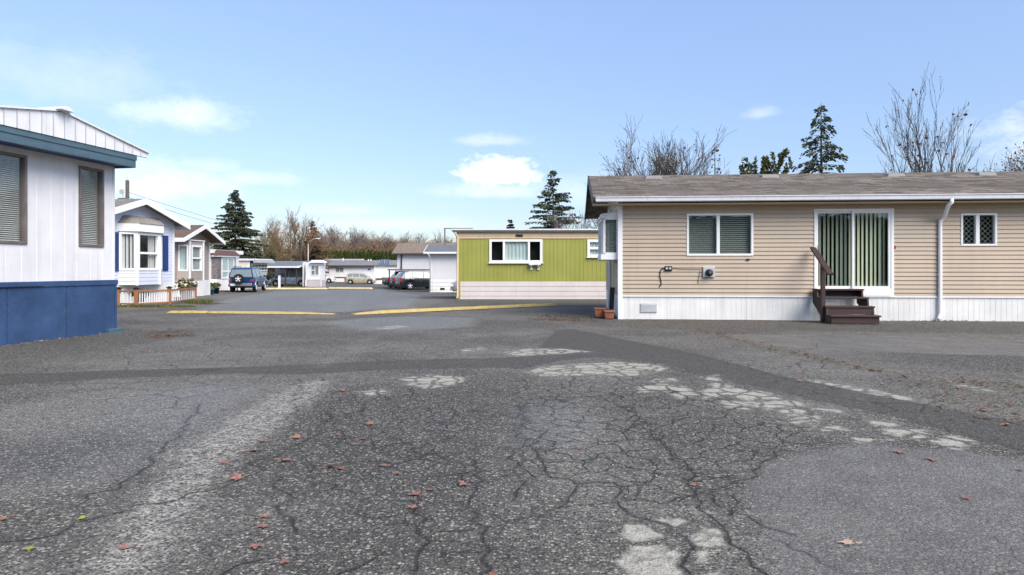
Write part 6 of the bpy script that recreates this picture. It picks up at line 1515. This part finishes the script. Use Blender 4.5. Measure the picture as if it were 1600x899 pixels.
# ------------------------------------------------------------------ sky, sun, exposure
SUN_AZ, SUN_EL = R(140), R(44)                             # azimuth from +Y, clockwise
S = Vector((math.sin(SUN_AZ)*math.cos(SUN_EL), math.cos(SUN_AZ)*math.cos(SUN_EL), math.sin(SUN_EL)))
world = bpy.data.worlds.new('World'); scene.world = world; world.use_nodes = True
wt = NT(world.node_tree); bg = world.node_tree.nodes['Background']
sky = wt.n.new('ShaderNodeTexSky'); sky.sky_type = 'NISHITA'; sky.sun_disc = False
sky.sun_elevation = SUN_EL; sky.sun_rotation = SUN_AZ; sky.altitude = 0; sky.air_density = 1.0; sky.dust_density = .5; sky.ozone_density = 1.6
D = wt.n.new('ShaderNodeTexCoord').outputs['Generated']; ds = wt.sep(D)
az = wt.math('ARCTAN2', ds[0], ds[1]); el = wt.math('ARCSINE', ds[2])
ae = wt.comb(az, el, 0.0)
n1 = wt.noise(wt.mapv(ae, (24, 38, 1)), 1.0, 6, .6); n2 = wt.noise(wt.mapv(ae, (80, 110, 1)), 1.0, 5, .6)
wob = wt.math('ADD', wt.math('MULTIPLY', wt.math('SUBTRACT', n1, .5), 2.4), wt.math('MULTIPLY', wt.math('SUBTRACT', n2, .5), 1.2))
def blob(px, py, rx, ry, amt, soft=.6, flat=True):
    a = math.atan2(px-CX, FPX); e = math.atan2(HY-py, math.hypot(FPX, px-CX))
    u = wt.math('DIVIDE', wt.math('SUBTRACT', az, a), rx/FPX); v = wt.math('DIVIDE', wt.math('SUBTRACT', el, e), ry/FPX)
    if flat: v = wt.math('MULTIPLY', v, wt.math('ADD', 1.0, wt.math('MULTIPLY', wt.math('LESS_THAN', v, 0.0), .5)))
    d = wt.math('SQRT', wt.math('ADD', wt.math('MULTIPLY', u, u), wt.math('MULTIPLY', v, v)))
    return wt.math('MULTIPLY', wt.ramp(wt.math('ADD', d, wt.math('MULTIPLY', wob, .75)), 1.0+soft*.4, 1.0-soft, 0.0, 1.0), amt)
cl = None
for args in [(785, 272, 66, 30, 1.0, .42), (775, 300, 95, 16, .45, .9), (282, 180, 82, 28, .55, .9), (240, 290, 110, 36, .62, .95), (330, 262, 40, 14, .30, .9), (400, 281, 60, 14, .40, .9), (770, 221, 56, 12, .35, .9), (1187, 178, 26, 11, .30, .9), (120, 130, 120, 50, .2, .95), (900, 300, 60, 30, .28, .95), (620, 352, 160, 14, .30, .95), (530, 330, 90, 12, .25, .95), (1900, 200, 200, 60, .6, .8), (-500, 200, 300, 80, .6, .8)]:
    b_ = blob(*args); cl = b_ if cl is None else wt.math('MAXIMUM', cl, b_)
# broken thin cloud over the rest of the sky, out of the picture
gen = wt.math('MULTIPLY', wt.ramp(wt.noise(wt.mapv(D, (2, 2, 5)), 1.0, 6, .6), .5, .75), wt.ramp(ds[1], .25, -.15, 0.0, .8))
cl = wt.math('MAXIMUM', cl, gen)
hsv = wt.n.new('ShaderNodeHueSaturation'); wt.l.new(sky.outputs[0], hsv.inputs['Color']); hsv.inputs['Saturation'].default_value = SKY_SAT; hsv.inputs['Value'].default_value = 1.0
skyc = wt.mix(1.0, hsv.outputs[0], wt.mix(wt.ramp(el, 0.0, R(26), smooth=False), (.52, .545, .64), (1.34, 1.24, 1.26)), 'MULTIPLY')
shade = wt.mix(wt.ramp(n2, .35, .65), (CLOUD*.82, CLOUD*.88, CLOUD*1.02), (CLOUD, CLOUD, CLOUD*1.03))
wt.l.new(wt.mix(cl, skyc, shade), bg.inputs['Color']); bg.inputs['Strength'].default_value = SKY_STR
sd_ = bpy.data.lights.new('sun', 'SUN'); so = bpy.data.objects.new('sun', sd_); link(so)
sd_.energy = SUN_STR; sd_.angle = R(42); sd_.color = (1.0, .92, .82); so.rotation_euler = S.to_track_quat('Z', 'Y').to_euler(); so.location = (0, -20, 40)
vs = scene.view_settings; scene.display_settings.display_device = 'sRGB'
vs.view_transform = 'Standard'; vs.look = 'None'; vs.gamma = 1.0; vs.use_curve_mapping = False; vs.exposure = EXPO
scene.render.film_transparent = False
scene.cycles.max_bounces = 8; scene.cycles.transparent_max_bounces = 12; scene.cycles.sample_clamp_indirect = 4
